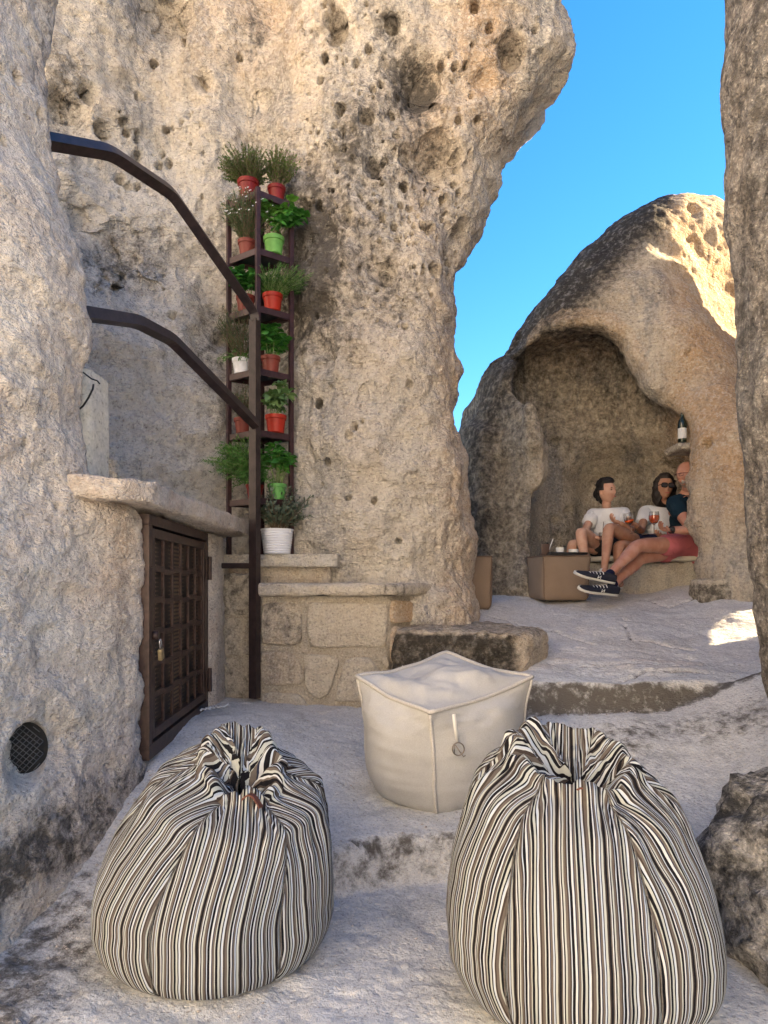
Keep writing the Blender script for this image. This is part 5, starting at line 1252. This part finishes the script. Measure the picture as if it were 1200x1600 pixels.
shoe(T, at(962,929,5.82), at(903,921,5.66), M_suede, M_sole, 1, lacem=M_lace, letter=True, off=T.location, upv=(.12, -.50, .85))
hairshell(hl, HM, tuple(hc), 1.0, lambda x, y, z: np.where((y < .15) & (z < -.42), .006, -1.) , M_grey, T, 'beard', 5)
bm = bmesh.new()
for a, b in (((.02, -.105, .006), (.06, -.095, .006)), ((.06, -.095, .006), (.078, -.02, .004)), ((.078, -.02, .004), (.078, .02, 0)), ((-.06, -.095, .006), (-.02, -.105, .006)), ((-.02, -.105, .006), (.02, -.105, .006)), ((-.06, -.095, .006), (-.078, .02, 0)),
             ((.02, -.106, -.018), (.058, -.096, -.018)), ((.02, -.106, .006), (.02, -.106, -.018)), ((.060, -.096, .006), (.058, -.096, -.018))): tube(bm, [hl(a)-T.location, hl(b)-T.location], .0028, 5)
bmobj('spectacles', bm, plain('red_brown_frame', (.10,.02,.02), .3), T)
bm = bmesh.new(); u = (wrs-elb).normalized(); tube(bm, [wrs-u*.035-T.location, wrs-u*.008-T.location], .034, 16); box(bm, wrs-u*.02-T.location+Vector((-.002, -.032, .006)), (.036, .010, .036), None, .003); bmobj('wrist_watch', bm, plain('black_watch', (.012,.012,.014), .3), T)
wineglass(at(1022,826,6.0)-Vector((0, 0, .052)), 'stemmed glass of orange drink held by the man in pink shorts', .150, s=1.12)

# ---- woman on the left
T = empty('person', (2.15, 6.7, 1.42), 'dark-haired woman at the left in a white tee, looking right', 'person')
pel, ch, nk = at(950,858,6.80), at(949,818,6.78), at(947,790,6.74); shL, shR = at(926,806,6.76), at(976,804,6.70); hc = at(947,768,6.70)
eL, wL = at(914,829,6.60), at(930,839,6.42); eR, wR = at(988,829,6.52), at(968,817,6.36)
hA, kA, aA = at(938,858,6.68), at(907,829,6.30), at(917,895,6.22); hB, kB, aB = at(950,860,6.66), at(893,848,6.48), at(895,905,6.40)
def wleg(h_, k_, a_, t_): return {t_+'h': (h_, .085), t_+'m': (h_.lerp(k_, .5), .072), t_+'k': (k_, .056), t_+'c': (k_.lerp(a_, .3)+Vector((0, .006, 0)), .054), t_+'d': (k_.lerp(a_, .7), .038), t_+'a': (a_, .032), t_+'f': (a_+Vector((-.02, -.10, -.06)), .026)}
N = {'pel': (pel, .135), 'ch': (ch, .125), 'nk': (nk, .046), 'sl': (shL, .052), 'el': (eL, .036), 'wl': (wL, .024), 'sr': (shR, .052), 'er': (eR, .036), 'wr': (wR, .024)}
N.update(wleg(hA, kA, aA, 'A')); N.update(wleg(hB, kB, aB, 'B'))
E = [('pel', 'ch'), ('ch', 'nk'), ('ch', 'sl'), ('sl', 'el'), ('el', 'wl'), ('ch', 'sr'), ('sr', 'er'), ('er', 'wr')]
LE = lambda q: [('pel', q+'h'), (q+'h', q+'m'), (q+'m', q+'k'), (q+'k', q+'c'), (q+'c', q+'d'), (q+'d', q+'a'), (q+'a', q+'f')]
E += LE('A')+LE('B')
hp_, hl, HM = head_mesh(tuple(hc), .98, R(38), R(-3), R(-3))
P_ = [skin_mesh(N, E, 'pel')]+hp_+[skin_mesh({'a': (nk-Vector((0, 0, .03)), .050), 'b': (hc-Vector((-.005, 0, .06)), .047)}, [('a', 'b')], 'a')]
P_ += hand(wL, (.75, -.3, -.25), (.3, -.2, .8), .95, .6, .2, -1)+hand(wR, (-.9, -.3, .25), (0, -.3, .8), .95, .6, .2, 1)
addm('body', P_, MS1, T)
addm('t_shirt', [skin_mesh({'pel': (pel+Vector((0, 0, .03)), .150), 'ch': (ch, .148), 'nk': (nk-Vector((0, 0, .035)), .080), 'sl': (shL, .080), 'el': (shL.lerp(eL, .62), .078), 'sr': (shR, .080), 'er': (shR.lerp(eR, .60), .078)}, [('pel', 'ch'), ('ch', 'nk'), ('ch', 'sl'), ('sl', 'el'), ('ch', 'sr'), ('sr', 'er')], 'pel', 3)], M_tee, T)
addm('shorts', [skin_mesh({'pel': (pel, .145), 'Ah': (hA, .100), 'Am': (hA.lerp(kA, .42), .090), 'Bh': (hB, .100), 'Bm': (hB.lerp(kB, .42), .088)}, [('pel', 'Ah'), ('Ah', 'Am'), ('pel', 'Bh'), ('Bh', 'Bm')], 'pel')], M_blk, T)
f = lambda x, y, z: np.where((y > -.25+.55*(z < .1)) | (z > .62), .016+.012*(z > .5), -1.)
hairshell(hl, HM, tuple(hc), .98, f, M_hair, T, 'hair', 3)
addm('hair_bun', [ellipsoid(tuple(hl((0, .10, -.01))), (.045, .045, .05))], M_hair, T)
def face(T, hl, HM, s=1., brow=M_hair):
    for sx in (-1, 1):
        addm('eye', [ellipsoid(tuple(hl((sx*.031, -.083, .005))), (.012*s, .006*s, .0045*s), HM)], M_eye, T)
        addm('eyebrow', [ellipsoid(tuple(hl((sx*.032, -.088, .025))), (.017*s, .006*s, .003*s), HM)], brow, T)
    addm('mouth', [ellipsoid(tuple(hl((0, -.096, -.064))), (.022*s, .006*s, .006*s), HM)], M_lip, T)
face(T, hl, HM)
dk = at(941,842,6.38); tt_ = empty('tumbler', dk-Vector((0, 0, .04)), 'small clear glass with a dark straw in the left woman\'s lower hand', 'glass')
bmobj('tumbler_glass', lathe([(0, 0), (.026, 0), (.032, .10), (.030, .10), (.025, .006), (0, .006)], 24), M_glass, tt_)
bm = bmesh.new(); tube(bm, [Vector((0, 0, .01)), Vector((.012, 0, .20))], .003, 7); bmobj('straw', bm, M_tray, tt_)

# ---- woman with sunglasses in the middle
T = empty('person', (2.55, 6.7, 1.42), 'woman with a dark bob, sunglasses, white tee and navy shorts', 'person')
pel, ch, nk = at(1022,854,6.84), at(1030,815,6.86), at(1037,788,6.80); shL, shR = at(1008,802,6.80), at(1066,802,6.84); hc = at(1038,762,6.72)
eL, wL = at(1002,830,6.58), at(994,820,6.40); eR = at(1068,835,6.6); wR = at(1040,838,6.5)
hA, kA, aA = at(1006,854,6.66), at(952,823,6.18), at(944,890,6.02); hB, kB, aB = at(1014,862,6.68), at(966,851,6.28), at(968,905,6.22)
N = {'pel': (pel, .135), 'ch': (ch, .125), 'nk': (nk, .048), 'sl': (shL, .052), 'el': (eL, .038), 'wl': (wL, .025), 'sr': (shR, .052), 'er': (eR, .038), 'wr': (wR, .025)}
N.update(wleg(hA, kA, aA, 'A')); N.update(wleg(hB, kB, aB, 'B'))
E = [('pel', 'ch'), ('ch', 'nk'), ('ch', 'sl'), ('sl', 'el'), ('el', 'wl'), ('ch', 'sr'), ('sr', 'er'), ('er', 'wr')]+LE('A')+LE('B')
hp_, hl, HM = head_mesh(tuple(hc), 1.02, R(-4), R(-2), R(3))
P_ = [skin_mesh(N, E, 'pel')]+hp_+[skin_mesh({'a': (nk-Vector((0, 0, .03)), .052), 'b': (hc-Vector((0, -.005, .06)), .05)}, [('a', 'b')], 'a')]
P_ += hand(wL, (-.8, -.4, .15), (.1, -.2, .9), .95, .6, .2, 1)+hand(wR, (-.8, -.3, 0), (.1, -.2, .9), .95, .6, .2, 1)
addm('body', P_, MS2, T)
addm('t_shirt', [skin_mesh({'pel': (pel+Vector((0, 0, .03)), .150), 'ch': (ch, .150), 'nk': (nk-Vector((0, 0, .035)), .080), 'sl': (shL, .082), 'el': (shL.lerp(eL, .55), .078), 'sr': (shR, .080), 'er': (shR.lerp(eR, .60), .078)}, [('pel', 'ch'), ('ch', 'nk'), ('ch', 'sl'), ('sl', 'el'), ('ch', 'sr'), ('sr', 'er')], 'pel', 3)], M_tee, T)
addm('shorts', [skin_mesh({'pel': (pel, .145), 'Ah': (hA, .100), 'Am': (hA.lerp(kA, .40), .092), 'Bh': (hB, .100), 'Bm': (hB.lerp(kB, .40), .092)}, [('pel', 'Ah'), ('Ah', 'Am'), ('pel', 'Bh'), ('Bh', 'Bm')], 'pel')], M_nvs, T)
f2 = lambda x, y, z: np.where((y > -.38) & ((np.abs(x) > .45) | (y > .1)) | (z > .66), .026+.03*np.clip(-z+.1, 0, 1), -1.)
f2.drop = .05
hairshell(hl, HM, tuple(hc), 1.04, f2, M_hair2, T, 'hair', 9)
face(T, hl, HM, 1.0, M_hair2)
bm = bmesh.new()
for sx in (-1, 1):
    c0 = hl((sx*.032, -.104, .006))-T.location; v = [bm.verts.new(c0+HM @ Vector((math.copysign(abs(math.cos(a))**.6, math.cos(a))*.026, 0, math.copysign(abs(math.sin(a))**.6, math.sin(a))*.019))) for a in np.linspace(0, 2*math.pi, 24, endpoint=False)]; bm.faces.new(v)
r_ = bmesh.ops.extrude_face_region(bm, geom=bm.faces[:]); bmesh.ops.translate(bm, verts=[q for q in r_['geom'] if isinstance(q, bmesh.types.BMVert)], vec=HM @ Vector((0, .004, 0)))
g_ = bmobj('sunglasses', bm, plain('mirrored_lens', (.10,.10,.11), .08, metal=.6), T, smooth=False)
bm = bmesh.new()
for sx in (-1, 1):
    pts = [hl((sx*.032+math.copysign(abs(math.cos(a))**.6, math.cos(a))*.028, -.105, .006+math.copysign(abs(math.sin(a))**.6, math.sin(a))*.021))-T.location for a in np.linspace(0, 2*math.pi, 25)]; tube(bm, pts, .0035, 6)
    tube(bm, [hl((sx*.060, -.104, .014))-T.location, hl((sx*.080, 0, .008))-T.location], .003, 6)
bmobj('sunglass_frame', bm, plain('black_frame', (.012,.012,.012), .25), T)
for a_, k_ in ((aA, kA),):
    u = (a_-k_).normalized(); addm('sock', [skin_mesh({'a': (a_-u*.02, .042), 'b': (a_+u*.04, .042), 'c': (a_+u*.07, .044)}, [('a', 'b'), ('b', 'c')], 'a')], M_wsock, T)
shoe(T, at(950,908,6.08), at(925,906,5.90), M_wsock, M_sole, 1, off=T.location)
shoe(T, at(968,924,6.28), at(955,924,6.05), M_wsock, M_sole, 1, off=T.location)
wineglass(at(988,822,6.33)-Vector((0, 0, .07)), 'nearly empty tilted stemmed glass held in the middle woman\'s hand', .105, tilt=(0, R(-14)), s=1.1)
# ------------------------------------------------------------------ loose grit on the floor
rr = np.random.RandomState(3); V, Q = [], []
base_o = np.array([(1,0,0),(-1,0,0),(0,1,0),(0,-1,0),(0,0,1),(0,0,-1)], float); tri = np.array([(0,2,4),(2,1,4),(1,3,4),(3,0,4),(2,0,5),(1,2,5),(3,1,5),(0,3,5)])
for i in range(2600):
    k = rr.rand()
    if k < .45: x, y = rr.uniform(-1.2, 1.1), rr.uniform(1.5, 3.4)
    elif k < .65: y = rr.uniform(2.2, 3.2); x = -1.16+.05+abs(rr.normal(0, .07))
    elif k < .8: x, y = rr.uniform(-1.0, .3), rr.uniform(3.2, 4.6)
    elif k < .9: x = rr.uniform(.3, 1.8); y = 3.84-abs(rr.normal(0, .07))
    else: x, y = rr.uniform(.6, 2.6), rr.uniform(3.0, 6.0)
    s = rr.uniform(.0012, .0035)*(1 if rr.rand() < .93 else 2.6)
    V.append(base_o*s*rr.uniform(.6, 1.3, (6, 3))*np.array([1, 1, .7])+np.array([x, y, 0])); Q.append(tri+6*i)
V = np.concatenate(V); cen = V.reshape(-1, 6, 3).mean(1)
from mathutils.bvhtree import BVHTree
gobj = bpy.data.objects['ground']
dg = bpy.context.evaluated_depsgraph_get(); bv = BVHTree.FromObject(gobj, dg)
zs_ = []
for c in cen:
    hit = bv.ray_cast(Vector((c[0], c[1], 5)), Vector((0, 0, -1))); zs_.append(hit[0].z if hit[0] else 0)
V[:, 2] += np.repeat(zs_, 6)+.0008
g = npmesh('grit', V, np.concatenate(Q), plain('grit_stone', (.42,.38,.34), .9, .5, 200), smooth=False); g['kind'] = 'stuff'
